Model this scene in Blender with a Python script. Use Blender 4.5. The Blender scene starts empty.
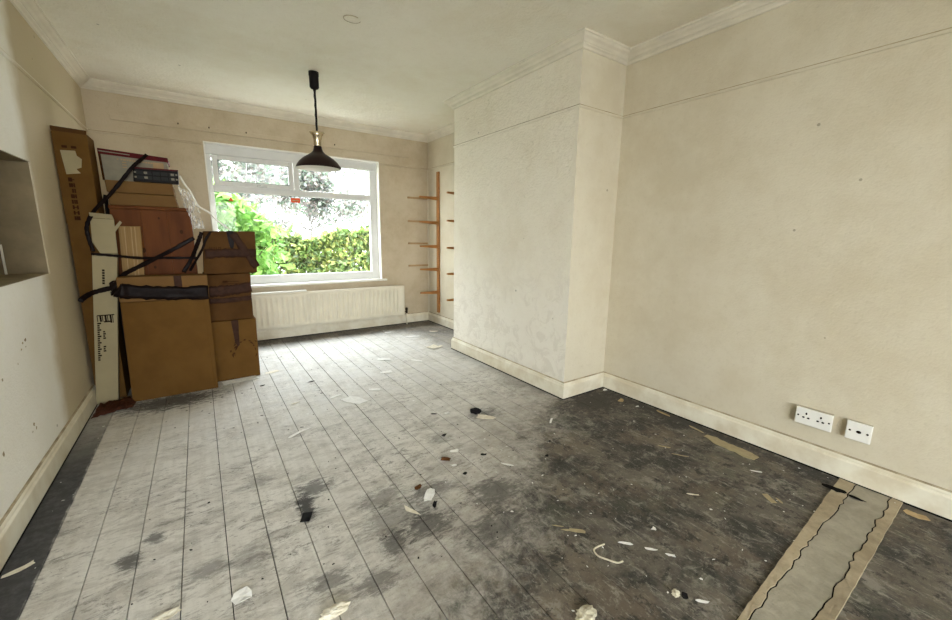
import bpy, bmesh, math, random
from mathutils import Vector, Matrix
random.seed(7)
SC = bpy.context.scene
COL = SC.collection

# ------------------------------------------------------------------ constants of the room (metres)
XL, XR, XC = -0.731, 2.710, 2.235          # left wall, right wall, chimney breast face
YW, YC, YF = 5.144, 2.025, 3.664           # window wall, near and far side of chimney breast
YB = -3.2                                  # rear wall behind the camera
XL2, YS = -2.9, 0.3                        # unseen rear half, widened to throw daylight onto the chimney face
CPX, CPY = 0.917, 2.725                     # filled patch in the ceiling
ZT, ZRAIL = 2.555, 2.128                   # ceiling, picture rail
HX0, HX1 = 0.135, 2.005                    # window opening
HZ0, HZ1 = 0.650, 2.155

# ------------------------------------------------------------------ node material helpers
def new_mat(name):
    m = bpy.data.materials.new(name); m.use_nodes = True
    nt = m.node_tree
    for n in list(nt.nodes):
        if n.type not in ('BSDF_PRINCIPLED', 'OUTPUT_MATERIAL'): nt.nodes.remove(n)
    b = next(n for n in nt.nodes if n.type == 'BSDF_PRINCIPLED')
    return m, nt, b

class G:
    """tiny node-graph builder"""
    def __init__(s, nt): s.nt = nt; s.tc = nt.nodes.new('ShaderNodeTexCoord')
    @property
    def pos(s): return s.tc.outputs['Object']
    def link(s, a, b):
        if isinstance(a, (int, float)): b.default_value = a
        elif isinstance(a, tuple): b.default_value = (*a, 1.0) if len(a) == 3 and b.type == 'RGBA' else a
        else: s.nt.links.new(a, b)
    def m(s, op, a, b=0.0, c=None, clamp=False):
        n = s.nt.nodes.new('ShaderNodeMath'); n.operation = op; n.use_clamp = clamp
        s.link(a, n.inputs[0]); s.link(b, n.inputs[1])
        if c is not None: s.link(c, n.inputs[2])
        return n.outputs[0]
    def xyz(s, v=None):
        n = s.nt.nodes.new('ShaderNodeSeparateXYZ'); s.nt.links.new(v or s.pos, n.inputs[0]); return n.outputs
    def comb(s, x, y, z):
        n = s.nt.nodes.new('ShaderNodeCombineXYZ')
        for i, v in enumerate((x, y, z)): s.link(v, n.inputs[i])
        return n.outputs[0]
    def scale(s, v, sc):
        n = s.nt.nodes.new('ShaderNodeMapping'); n.inputs['Scale'].default_value = sc; s.nt.links.new(v, n.inputs[0]); return n.outputs[0]
    def noise(s, sc, det=4, rough=0.55, v=None, dist=0.0):
        n = s.nt.nodes.new('ShaderNodeTexNoise'); n.inputs['Scale'].default_value = sc
        n.inputs['Detail'].default_value = det; n.inputs['Roughness'].default_value = rough; n.inputs['Distortion'].default_value = dist
        s.nt.links.new(v or s.pos, n.inputs['Vector']); return n.outputs['Fac']
    def vor(s, sc, v=None, feature='F1'):
        n = s.nt.nodes.new('ShaderNodeTexVoronoi'); n.feature = feature; n.inputs['Scale'].default_value = sc
        s.nt.links.new(v or s.pos, n.inputs['Vector']); return n.outputs['Distance']
    def ramp(s, f, a, b):                       # smooth 0..1 between a and b
        n = s.nt.nodes.new('ShaderNodeMapRange'); n.interpolation_type = 'SMOOTHSTEP'
        s.link(f, n.inputs[0]); n.inputs[1].default_value = a; n.inputs[2].default_value = b
        return n.outputs[0]
    def mix(s, f, a, b, mode='MIX'):
        n = s.nt.nodes.new('ShaderNodeMix'); n.data_type = 'RGBA'; n.blend_type = mode
        s.link(f, n.inputs[0]); s.link(a, n.inputs[6]); s.link(b, n.inputs[7]); return n.outputs[2]
    def bump(s, h, strength, dist, bsdf):
        n = s.nt.nodes.new('ShaderNodeBump'); n.inputs['Strength'].default_value = strength; n.inputs['Distance'].default_value = dist
        s.nt.links.new(h, n.inputs['Height']); s.nt.links.new(n.outputs[0], bsdf.inputs['Normal'])

def simple(name, col, rough=0.6, metal=0.0, var=0.0, vscale=8.0, col2=None, bump=0.0, bscale=60.0, stretch=None, spec=None):
    m, nt, b = new_mat(name); g = G(nt)
    v = g.scale(g.pos, stretch) if stretch else g.pos
    if var or col2:
        f = g.ramp(g.noise(vscale, 5, 0.6, v), 0.3, 0.7)
        c2 = col2 or tuple(c * (1 - var) for c in col)
        g.link(g.mix(f, col, c2), b.inputs['Base Color'])
    else: b.inputs['Base Color'].default_value = (*col, 1)
    b.inputs['Roughness'].default_value = rough; b.inputs['Metallic'].default_value = metal
    b.inputs['Specular IOR Level'].default_value = 0.18 if spec is None else spec
    if bump: g.bump(g.noise(bscale, 4, 0.6, v), bump, 0.01, b)
    return m

def wall_mat(name, col, stain, amount=0.5, bump=0.25, bscale=90.0, chips=0.0, extra=None):
    m, nt, b = new_mat(name); g = G(nt)
    n1 = g.noise(1.3, 6, 0.6); n2 = g.noise(7.0, 6, 0.65)
    f = g.m('MULTIPLY', g.ramp(g.m('ADD', g.m('MULTIPLY', n1, 0.65), g.m('MULTIPLY', n2, 0.35)), 0.40, 0.68), amount)
    c = g.mix(f, col, stain)
    c = g.mix(g.m('MULTIPLY', g.ramp(g.noise(38, 3, 0.7), 0.52, 0.8), 0.22), c, tuple(x * 0.8 for x in stain))
    if extra: c = extra(g, c)
    spk = g.m('MULTIPLY', g.m('LESS_THAN', g.vor(5.0), 0.045), g.m('GREATER_THAN', g.noise(3.1, 2), 0.53))
    c = g.mix(g.m('MULTIPLY', spk, 0.55), c, (0.13, 0.11, 0.08))
    g.link(c, b.inputs['Base Color']); b.inputs['Roughness'].default_value = 0.75; b.inputs['Specular IOR Level'].default_value = 0.25
    h = g.m('ADD', g.noise(bscale, 4, 0.6), g.m('MULTIPLY', g.noise(9, 4, 0.6), 1.5))
    if chips: h = g.m('ADD', h, g.m('MULTIPLY', g.noise(22, 6, 0.7, dist=0.8), chips))
    g.bump(h, bump, 0.012, b)
    return m

M = {}
CREAM = (0.61, 0.555, 0.438); STAIN = (0.47, 0.395, 0.265)
M['wall'] = wall_mat('cream_paint', CREAM, STAIN, 0.5)
M['wall_back'] = wall_mat('aged_cream_paint', (0.535, 0.455, 0.335), (0.38, 0.295, 0.185), 0.65)
def left_extra(g, c):
    x, y, z = g.xyz()
    w = g.m('ADD', y, g.m('MULTIPLY', g.m('SUBTRACT', g.noise(3.5, 5, 0.6), 0.5), 0.22))
    old = g.ramp(g.m('ADD', w, g.m('MULTIPLY', z, -0.10)), 3.02, 3.22)
    return g.mix(g.m('MULTIPLY', old, 0.95), c, (0.475, 0.395, 0.265))
M['wall_left'] = wall_mat('white_paint', (0.82, 0.805, 0.76), (0.76, 0.72, 0.62), 0.4, 0.35, extra=left_extra)
def chim_extra(g, c):
    x, y, z = g.xyz()
    low = g.ramp(g.m('ADD', z, g.m('MULTIPLY', g.noise(2.4, 5, 0.6), 0.9)), 1.7, 0.9)
    pe = g.ramp(g.noise(6, 8, 0.75, dist=1.2), 0.50, 0.56)
    c = g.mix(g.m('MULTIPLY', low, 0.6), c, (0.84, 0.80, 0.73))
    return g.mix(g.m('MULTIPLY', g.m('MULTIPLY', pe, low), 0.28), c, (0.56, 0.50, 0.41))
M['chimney'] = wall_mat('peeling_plaster_paint_lit', (0.82, 0.765, 0.65), (0.68, 0.60, 0.46), 0.5, 0.65, 60.0, 2.2, chim_extra)  # peeling face, its paint whitened to stand in for window light
M['ceiling'] = wall_mat('ceiling_paint', (0.83, 0.79, 0.69), (0.73, 0.665, 0.53), 0.6, 0.45, 55.0)
M['trim'] = simple('aged_gloss_trim', (0.72, 0.665, 0.555), 0.42, var=0.14, vscale=5)
M['trim_white'] = simple('white_gloss_trim', (0.78, 0.76, 0.69), 0.35, var=0.10, vscale=5)
M['grime'] = simple('joint_dirt_and_shade', (0.24, 0.19, 0.115), 0.9, col2=(0.50, 0.43, 0.31), vscale=7)  # dirt brown; also colours the shadow strip above the picture rail
M['hatch'] = simple('shaded_hatch_boards', (0.26, 0.205, 0.125), 0.8, var=0.25, vscale=6)  # lining boards darkened in colour for the shade inside the recess
M['skirting'] = simple('skirting_paint', (0.74, 0.70, 0.585), 0.38, col2=(0.60, 0.53, 0.40), vscale=6)
M['upvc'] = simple('white_plastic_frame', (0.66, 0.655, 0.635), 0.3, var=0.06, vscale=6)
M['gasket'] = simple('black_gasket', (0.03, 0.03, 0.03), 0.6, spec=0.03)
M['metal'] = simple('chrome_metal', (0.62, 0.53, 0.38), 0.22, 1.0)
M['steel'] = simple('grey_steel', (0.45, 0.44, 0.42), 0.4, 1.0)
M['black'] = simple('black_enamel', (0.012, 0.010, 0.010), 0.35, spec=0.03)
M['shade'] = simple('dark_brown_enamel', (0.022, 0.013, 0.011), 0.32, spec=0.10)
M['shade_in'] = simple('white_enamel', (0.78, 0.76, 0.70), 0.4)
M['rad'] = simple('radiator_enamel', (0.72, 0.665, 0.54), 0.35, var=0.10, vscale=4)
M['valve'] = simple('tarnished_brass', (0.06, 0.045, 0.03), 0.45, 0.8)
M['pine'] = simple('varnished_pine', (0.130, 0.042, 0.010), 0.5, col2=(0.085, 0.025, 0.006), vscale=3, stretch=(3, 3, 0.6), spec=0.06)
M['bracket'] = simple('orange_pine', (0.40, 0.185, 0.060), 0.5, col2=(0.27, 0.115, 0.034), vscale=10, stretch=(1, 6, 6))
M['bearer'] = simple('faded_pine', (0.42, 0.28, 0.15), 0.6, col2=(0.34, 0.22, 0.11), vscale=10)
M['plank'] = simple('pale_pine', (0.31, 0.20, 0.085), 0.6, col2=(0.24, 0.145, 0.055), vscale=4, stretch=(14, 2, 0.5), spec=0.06)
M['socket'] = simple('white_socket_plastic', (0.78, 0.76, 0.71), 0.3, var=0.05)
M['pattress'] = simple('grimy_socket_box', (0.50, 0.45, 0.36), 0.5, var=0.2, vscale=30)
M['card'] = simple('brown_cardboard', (0.125, 0.064, 0.018), 0.85, col2=(0.105, 0.052, 0.014), vscale=6, bump=0.1, spec=0.03)
M['card_red'] = simple('dark_cardboard', (0.090, 0.043, 0.015), 0.85, col2=(0.062, 0.029, 0.010), vscale=5, bump=0.1, spec=0.03)
M['card_lt'] = simple('light_cardboard', (0.160, 0.090, 0.034), 0.85, col2=(0.150, 0.080, 0.030), vscale=6, bump=0.1, spec=0.03)
M['card_white'] = simple('white_carton', (0.34, 0.285, 0.172), 0.7, var=0.10, vscale=7, bump=0.05, spec=0.03)
M['tape'] = simple('brown_parcel_tape', (0.045, 0.020, 0.012), 0.5, spec=0.05, var=0.35, vscale=25, bump=0.2, bscale=30)
M['film'] = simple('black_stretch_film', (0.012, 0.007, 0.006), 0.35, spec=0.04, var=0.4, vscale=30, bump=0.2, bscale=30)
M['ink'] = simple('printed_ink', (0.016, 0.010, 0.007), 0.8, spec=0.03)
M['ink_brown'] = simple('brown_ink', (0.045, 0.018, 0.007), 0.8, spec=0.03)
M['game'] = simple('grey_white_print', (0.27, 0.24, 0.18), 0.6, var=0.15, vscale=18, spec=0.03)
M['maroon'] = simple('maroon_print', (0.085, 0.010, 0.012), 0.5, spec=0.03)
M['red'] = simple('orange_red_sticker', (0.70, 0.085, 0.03), 0.5)
M['paper'] = simple('dirty_paper', (0.72, 0.68, 0.58), 0.85, col2=(0.60, 0.54, 0.42), vscale=30)
M['paper_white'] = simple('white_paper', (0.78, 0.77, 0.74), 0.85, var=0.12, vscale=30)
M['tan'] = simple('tan_card', (0.48, 0.36, 0.20), 0.85, col2=(0.38, 0.27, 0.14), vscale=25)
M['straw'] = simple('straw_splinter', (0.40, 0.33, 0.20), 0.8, var=0.2, vscale=30)
M['leaf'] = simple('dry_leaf', (0.13, 0.055, 0.02), 0.8, var=0.5, vscale=40, spec=0.03)
M['soot'] = simple('black_scrap', (0.018, 0.017, 0.018), 0.75, var=0.4, vscale=30, spec=0.03)
M['stone'] = simple('pale_plaster', (0.60, 0.55, 0.42), 0.9, var=0.3, vscale=40, bump=0.6, bscale=80)
M['cloth'] = simple('rust_brown_sheet', (0.10, 0.038, 0.022), 0.6, var=0.5, vscale=12, bump=0.4, bscale=30, spec=0.03)
M['cable'] = simple('white_cable', (0.74, 0.72, 0.66), 0.5)
M['under'] = simple('dark_void', (0.012, 0.011, 0.010), 0.9, spec=0.03)

def glass_mat():
    m, nt, b = new_mat('window_glass'); nt.nodes.remove(b); g = G(nt)
    out = next(n for n in nt.nodes if n.type == 'OUTPUT_MATERIAL')
    t = nt.nodes.new('ShaderNodeBsdfTransparent'); t.inputs[0].default_value = (0.96, 0.98, 0.97, 1)
    gl = nt.nodes.new('ShaderNodeBsdfGlossy'); gl.inputs['Roughness'].default_value = 0.03
    mx = nt.nodes.new('ShaderNodeMixShader'); mx.inputs[0].default_value = 0.012
    nt.links.new(t.outputs[0], mx.inputs[1]); nt.links.new(gl.outputs[0], mx.inputs[2]); nt.links.new(mx.outputs[0], out.inputs[0])
    return m
M['glass'] = glass_mat()
def film_mat():
    m, nt, b = new_mat('clear_plastic_film'); out = next(n for n in nt.nodes if n.type == 'OUTPUT_MATERIAL')
    b.inputs['Base Color'].default_value = (0.8, 0.79, 0.76, 1); b.inputs['Roughness'].default_value = 0.25
    t = nt.nodes.new('ShaderNodeBsdfTransparent'); mx = nt.nodes.new('ShaderNodeMixShader'); g = G(nt)
    f = g.ramp(g.noise(22, 5, 0.7, g.scale(g.pos, (2.2, 1, 0.6))), 0.42, 0.66)
    nt.links.new(g.m('ADD', g.m('MULTIPLY', f, 0.6), 0.15), mx.inputs[0])
    nt.links.new(t.outputs[0], mx.inputs[1]); nt.links.new(b.outputs[0], mx.inputs[2]); nt.links.new(mx.outputs[0], out.inputs[0])
    return m
M['clear'] = film_mat()
def leaf_mat(name, cols, trans=0.5):
    m, nt, b = new_mat(name); out = next(n for n in nt.nodes if n.type == 'OUTPUT_MATERIAL')
    geo = nt.nodes.new('ShaderNodeNewGeometry'); rp = nt.nodes.new('ShaderNodeValToRGB')
    e = rp.color_ramp.elements
    while len(e) < len(cols): e.new(0.5)
    for i, c in enumerate(cols): e[i].position = i / (len(cols) - 1); e[i].color = (*c, 1)
    nt.links.new(geo.outputs['Random Per Island'], rp.inputs[0])
    b.inputs['Roughness'].default_value = 0.55
    nt.links.new(rp.outputs[0], b.inputs['Base Color'])
    tr = nt.nodes.new('ShaderNodeBsdfTranslucent'); nt.links.new(rp.outputs[0], tr.inputs[0])
    mx = nt.nodes.new('ShaderNodeMixShader'); mx.inputs[0].default_value = trans
    nt.links.new(b.outputs[0], mx.inputs[1]); nt.links.new(tr.outputs[0], mx.inputs[2]); nt.links.new(mx.outputs[0], out.inputs[0])
    return m
M['leaf_bright'] = leaf_mat('bright_green_leaves', [(0.074, 0.179, 0.029), (0.147, 0.294, 0.059), (0.252, 0.399, 0.105)])
M['leaf_hedge'] = leaf_mat('hedge_leaves', [(0.05, 0.085, 0.03), (0.11, 0.18, 0.04), (0.20, 0.27, 0.07), (0.36, 0.36, 0.11), (0.15, 0.22, 0.08), (0.08, 0.11, 0.045)])
M['leaf_pale'] = leaf_mat('pale_tree_leaves', [(0.162, 0.180, 0.180), (0.247, 0.199, 0.180), (0.142, 0.209, 0.142), (0.304, 0.304, 0.294)])
M['bark_pale'] = simple('pale_bark', (0.14, 0.13, 0.12), 0.9, var=0.3, vscale=12)
M['bark'] = simple('grey_bark', (0.10, 0.08, 0.06), 0.9, var=0.4, vscale=12)
M['bounce_ground'] = simple('pale_bounce_ground', (0.50, 0.48, 0.44), 0.9, col2=(0.40, 0.39, 0.35), vscale=5)  # unseen ground, made pale to bounce daylight onto the ceiling

# ------------------------------------------------------------------ floor material: worn painted boards, soot, stains
BX0, BW = -0.452, 0.1448                   # first board joint and board pitch
def floor_mat():
    m, nt, b = new_mat('worn_painted_boards'); g = G(nt)
    x, y, z = g.xyz()
    wob = g.m('MULTIPLY', g.m('SUBTRACT', g.noise(2.2, 6, 0.65), 0.5), 1.3)
    wob2 = g.m('MULTIPLY', g.m('SUBTRACT', g.noise(9, 5, 0.65), 0.5), 0.35)
    idx = g.m('FLOOR', g.m('DIVIDE', g.m('SUBTRACT', x, BX0), BW))
    wn = nt.nodes.new('ShaderNodeTexWhiteNoise'); wn.noise_dimensions = '1D'; g.link(idx, wn.inputs['W'])
    gv = g.comb(g.m('MULTIPLY', x, 9.0), g.m('ADD', y, g.m('MULTIPLY', idx, 3.7)), 0.0)
    grain = g.noise(3.0, 6, 0.65, gv)
    fine = g.noise(26, 5, 0.7)
    col = g.mix(g.ramp(grain, 0.35, 0.7), (0.64, 0.618, 0.575), (0.55, 0.527, 0.483))
    col = g.mix(g.m('MULTIPLY', wn.outputs['Value'], 0.16), col, (0.42, 0.39, 0.35))
    # worn patches, foot dirt
    rot = nt.nodes.new('ShaderNodeMapping'); rot.inputs['Rotation'].default_value = (0, 0, -0.62); rot.inputs['Scale'].default_value = (0.75, 1.9, 1); g.link(g.pos, rot.inputs[0]); rv = rot.outputs[0]
    zone = g.ramp(g.noise(1.7, 5, 0.65), 0.36, 0.62)
    near = g.ramp(y, 3.4, 1.6)
    p1 = g.ramp(g.noise(4.6, 10, 0.76, rv, 0.5), 0.45, 0.60)
    col = g.mix(g.m('MULTIPLY', p1, g.m('ADD', 0.30, g.m('MULTIPLY', near, 0.27))), col, (0.33, 0.30, 0.265))
    p2 = g.m('MULTIPLY', g.ramp(g.noise(12, 9, 0.8, rv, 0.5), 0.51, 0.61), g.m('ADD', 0.25, g.m('MULTIPLY', zone, 0.6)))
    col = g.mix(g.m('MULTIPLY', p2, g.m('ADD', 0.45, g.m('MULTIPLY', near, 0.5))), col, (0.16, 0.145, 0.128))
    p3 = g.m('MULTIPLY', g.ramp(g.noise(34, 8, 0.85, rv, 0.3), 0.54, 0.62), g.m('ADD', 0.2, zone))
    col = g.mix(g.m('MULTIPLY', p3, 0.75), col, (0.10, 0.092, 0.082))
    # small white flakes of paint
    fl = g.ramp(g.noise(34, 4, 0.7, None, 0.5), 0.66, 0.70)
    farw = g.ramp(y, 1.9, 3.2)
    col = g.mix(g.m('MULTIPLY', fl, 0.55), col, (0.74, 0.73, 0.71))
    col = g.mix(g.m('MULTIPLY', g.m('MULTIPLY', g.ramp(g.noise(4.3, 6, 0.7, None, 0.8), 0.44, 0.60), farw), 0.5), col, (0.61, 0.60, 0.58))
    # heavy grime on the chimney side, and along the window wall
    s = g.m('ADD', g.m('ADD', g.m('SUBTRACT', x, g.m('MULTIPLY', y, 1.35)), 0.86), g.m('ADD', wob, wob2))
    s = g.m('ADD', s, g.m('MULTIPLY', g.m('SUBTRACT', g.noise(13, 9, 0.8, None, 0.4), 0.5), 1.5))
    soft = g.m('MULTIPLY', g.ramp(s, -0.85, 0.10), 0.62)
    col = g.mix(soft, col, g.mix(g.ramp(g.noise(8, 8, 0.8), 0.42, 0.6), (0.33, 0.295, 0.255), (0.20, 0.178, 0.152)))
    gr = g.ramp(s, -0.05, 0.55)
    s2 = g.m('ADD', g.m('ADD', g.m('SUBTRACT', x, 2.05), g.m('MULTIPLY', wob, 0.35)), g.m('MULTIPLY', wob2, 0.6))
    gr2 = g.m('MULTIPLY', g.ramp(s2, -0.05, 0.25), 0.55)
    s3 = g.m('ADD', g.m('SUBTRACT', y, 4.79), g.m('MULTIPLY', wob, 0.28))
    gr3 = g.m('MULTIPLY', g.ramp(s3, -0.16, 0.12), 0.92)
    cor = g.m('MULTIPLY', g.ramp(g.m('ADD', g.m('ADD', x, g.m('MULTIPLY', y, 1.0)), g.m('MULTIPLY', wob, 0.5)), 6.35, 7.0), 0.75)
    gall = g.m('MAXIMUM', g.m('MAXIMUM', gr, gr2), g.m('MAXIMUM', gr3, cor))
    sv = g.scale(g.pos, (3.2, 0.8, 1.0))
    dk = g.mix(g.ramp(g.noise(2.6, 10, 0.74, None, 0.3), 0.42, 0.58), (0.034, 0.031, 0.028), (0.125, 0.108, 0.086))
    dk = g.mix(g.m('MULTIPLY', g.ramp(g.noise(2.1, 6, 0.7), 0.48, 0.60), 0.6), dk, (0.150, 0.115, 0.082))
    dk = g.mix(g.m('MULTIPLY', g.ramp(g.noise(2.9, 6, 0.7), 0.52, 0.64), 0.45), dk, (0.078, 0.084, 0.058))
    dk = g.mix(g.m('MULTIPLY', g.ramp(g.noise(6.5, 10, 0.8, None, 0.5), 0.52, 0.63), 0.65), dk, (0.27, 0.25, 0.215))
    dk = g.mix(g.m('MULTIPLY', g.ramp(g.noise(11, 9, 0.8, None, 0.3), 0.52, 0.60), 0.85), dk, (0.018, 0.017, 0.015))
    dk = g.mix(g.m('MULTIPLY', g.ramp(g.noise(13, 8, 0.8, sv), 0.54, 0.62), 0.55), dk, (0.33, 0.31, 0.27))
    dk = g.mix(g.m('MULTIPLY', g.ramp(g.noise(60, 5, 0.8), 0.58, 0.68), 0.5), dk, (0.36, 0.33, 0.28))
    col = g.mix(g.m('MULTIPLY', gall, 0.97), col, dk)
    # unpainted dark border by the left wall
    bord = g.m('ADD', x, g.m('MULTIPLY', wob2, 0.10))
    bord = g.m('MULTIPLY', g.ramp(bord, -0.590, -0.604), g.ramp(g.m('ADD', y, wob2), 4.0, 2.6))
    bcol = g.mix(g.ramp(fine, 0.35, 0.75), (0.046, 0.045, 0.047), (0.095, 0.092, 0.094))
    col = g.mix(bord, col, bcol)
    # individual scuffs and spills, a dark chimney corner, painted shadow and dirt before the boxes
    for (sx, sy, rx, ry, a) in ((0.30, 1.80, 0.05, 0.15, 1.0), (0.36, 1.92, 0.12, 0.09, 0.75), (-0.335, 1.83, 0.060, 0.07, 0.8), (-0.26, 1.93, 0.05, 0.06, 0.75), (0.62, 1.66, 0.15, 0.09, 0.5),
                             (0.55, 1.36, 0.08, 0.09, 0.75), (0.72, 1.38, 0.16, 0.12, 0.75), (0.28, 1.32, 0.10, 0.06, 0.6), (0.42, 1.22, 0.10, 0.07, 0.6), (0.05, 1.60, 0.09, 0.10, 0.4), (-0.08, 1.62, 0.10, 0.06, 0.5),
                             (0.85, 1.58, 0.16, 0.08, 0.55), (1.55, 2.14, 0.16, 0.10, 0.6), (1.10, 1.40, 0.20, 0.14, 0.7), (1.12, 2.00, 0.10, 0.08, 0.35), (0.14, 2.12, 0.09, 0.06, 0.4), (2.40, 1.85, 0.40, 0.22, 1.0), (2.64, 1.30, 0.06, 1.00, 0.95), (-0.28, 3.58, 0.42, 0.22, 0.9), (0.62, 1.50, 0.22, 0.14, 0.45), (0.95, 1.20, 0.22, 0.12, 0.6)):
        dx = g.m('DIVIDE', g.m('SUBTRACT', x, sx), rx); dy = g.m('DIVIDE', g.m('SUBTRACT', y, sy), ry)
        d = g.m('SQRT', g.m('ADD', g.m('MULTIPLY', dx, dx), g.m('MULTIPLY', dy, dy)))
        d = g.m('ADD', d, g.m('MULTIPLY', g.m('SUBTRACT', g.noise(20, 9, 0.82, rv, 0.4), 0.5), 3.6))
        col = g.mix(g.m('MULTIPLY', g.ramp(d, 1.0, 0.35), a), col, (0.05, 0.045, 0.04))
    g.link(col, b.inputs['Base Color'])
    b.inputs['Roughness'].default_value = 0.72; b.inputs['Specular IOR Level'].default_value = 0.3
    h = g.m('ADD', g.m('MULTIPLY', grain, 0.6), g.m('ADD', g.m('MULTIPLY', fine, 0.7), g.m('MULTIPLY', g.noise(11, 6, 0.7), 1.2)))
    g.bump(h, 0.55, 0.006, b)
    return m
M['floor'] = floor_mat()
def concrete_mat(name, c1, c2):
    m, nt, b = new_mat(name); g = G(nt)
    c = g.mix(g.ramp(g.noise(6, 7, 0.7), 0.35, 0.68), c1, c2)
    c = g.mix(g.m('MULTIPLY', g.ramp(g.noise(45, 5, 0.7), 0.6, 0.75), 0.5), c, (0.12, 0.11, 0.09))
    g.link(c, b.inputs['Base Color']); b.inputs['Roughness'].default_value = 0.9
    g.bump(g.noise(40, 6, 0.7), 0.8, 0.006, b); return m
M['concrete'] = concrete_mat('grey_screed', (0.37, 0.335, 0.265), (0.27, 0.245, 0.19))
M['mortar'] = concrete_mat('cream_mortar', (0.42, 0.345, 0.235), (0.27, 0.215, 0.14))

# ------------------------------------------------------------------ object helpers
def origin_of(p):
    v = Vector((0, 0, 0))
    while p: v += p.location; p = p.parent
    return v
def link(name, bm, mat, parent=None, smooth=False):
    if parent:
        o = origin_of(parent); bmesh.ops.translate(bm, verts=bm.verts, vec=-o)
    me = bpy.data.meshes.new(name); bm.normal_update(); bm.to_mesh(me); bm.free()
    for mm in (mat if isinstance(mat, list) else [mat]): me.materials.append(M[mm])
    if smooth:
        for p in me.polygons: p.use_smooth = True
    ob = bpy.data.objects.new(name, me); COL.objects.link(ob); ob.parent = parent
    return ob
def tag(o, label, cat, group=None):
    o['label'] = label; o['category'] = cat
    if group: o['group'] = group
    return o
def thing(name, label, cat, loc, group=None):
    o = bpy.data.objects.new(name, None); COL.objects.link(o); o.location = loc; o.empty_display_size = 0.1
    return tag(o, label, cat, group)
def structure(o): o['kind'] = 'structure'; return o
def struct_empty(name, loc):
    o = bpy.data.objects.new(name, None); COL.objects.link(o); o.location = loc; return structure(o)
def base_at_bottom(o):
    """move a single-mesh thing's origin to the centre of its base"""
    vs = [v.co for v in o.data.vertices]
    c = Vector(((min(v.x for v in vs) + max(v.x for v in vs)) / 2, (min(v.y for v in vs) + max(v.y for v in vs)) / 2, min(v.z for v in vs)))
    o.data.transform(Matrix.Translation(-c)); o.location = c; return o
def box(bm, x0, x1, y0, y1, z0, z1, bevel=0.0, seg=2):
    r = bmesh.ops.create_cube(bm, size=1.0); vs = r['verts']
    for v in vs:
        v.co = Vector(((x0 + x1) / 2 + v.co.x * (x1 - x0), (y0 + y1) / 2 + v.co.y * (y1 - y0), (z0 + z1) / 2 + v.co.z * (z1 - z0)))
    if bevel:
        es = list({e for v in vs for e in v.link_edges})
        bmesh.ops.bevel(bm, geom=es, offset=bevel, segments=seg, affect='EDGES', profile=0.6)
    return bm
def B(*a, **k): return box(bmesh.new(), *a, **k)
def hexbox(front, y, depth, bevel=0.006, bulge=0.0, lean=0.0):
    """carton from its four front corners TL, TR, BR, BL as (x, z); lean pushes the top back"""
    bm = bmesh.new(); zs = [p[1] for p in front]; zmin, zmax = min(zs), max(zs)
    f = [bm.verts.new((px, y + lean * (pz - zmin) / (zmax - zmin), pz)) for px, pz in front]
    k = [bm.verts.new((px, y + depth + lean * (pz - zmin) / (zmax - zmin), pz)) for px, pz in front]
    bm.faces.new((f[0], f[3], f[2], f[1])); bm.faces.new((k[0], k[1], k[2], k[3]))
    for i in range(4):
        j = (i + 1) % 4; bm.faces.new((f[i], f[j], k[j], k[i]))
    bmesh.ops.recalc_face_normals(bm, faces=bm.faces)
    if bevel: bmesh.ops.bevel(bm, geom=list(bm.edges), offset=bevel, segments=2, affect='EDGES', profile=0.6)
    return bm
def lathe(bm, prof, c, seg=40, cap=False):
    rings = []
    for r, z in prof:
        rings.append([bm.verts.new((c[0] + r * math.cos(2 * math.pi * i / seg), c[1] + r * math.sin(2 * math.pi * i / seg), z)) for i in range(seg)])
    for a, b in zip(rings, rings[1:]):
        for i in range(seg):
            j = (i + 1) % seg; bm.faces.new((a[i], a[j], b[j], b[i]))
    if cap:
        bm.faces.new(rings[0]); bm.faces.new(list(reversed(rings[-1])))
    bmesh.ops.recalc_face_normals(bm, faces=bm.faces)
    return bm
def catmull(pts, n=6):
    P = [Vector(p) for p in pts]; out = []
    for i in range(len(P) - 1):
        p0 = P[max(i - 1, 0)]; p1 = P[i]; p2 = P[i + 1]; p3 = P[min(i + 2, len(P) - 1)]
        for k in range(n):
            t = k / n
            out.append(0.5 * ((2 * p1) + (p2 - p0) * t + (2 * p0 - 5 * p1 + 4 * p2 - p3) * t * t + (3 * p1 - p0 - 3 * p2 + p3) * t ** 3))
    out.append(P[-1]); return out
def tube(bm, pts, r, seg=8, n=6):
    pts = catmull(pts, n); rings = []
    for i, p in enumerate(pts):
        d = (pts[min(i + 1, len(pts) - 1)] - pts[max(i - 1, 0)]).normalized()
        a = d.cross(Vector((0, 0, 1)));
        if a.length < 0.05: a = d.cross(Vector((1, 0, 0)))
        a.normalize(); b = d.cross(a)
        rr = r[i * (len(r) - 1) // (len(pts) - 1)] if isinstance(r, (list, tuple)) else r
        rings.append([bm.verts.new(p + a * rr * math.cos(2 * math.pi * k / seg) + b * rr * math.sin(2 * math.pi * k / seg)) for k in range(seg)])
    for a, b in zip(rings, rings[1:]):
        for k in range(seg):
            j = (k + 1) % seg; bm.faces.new((a[k], a[j], b[j], b[k]))
    bm.faces.new(rings[0]); bm.faces.new(list(reversed(rings[-1])))
    bmesh.ops.recalc_face_normals(bm, faces=bm.faces)
    return bm
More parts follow.
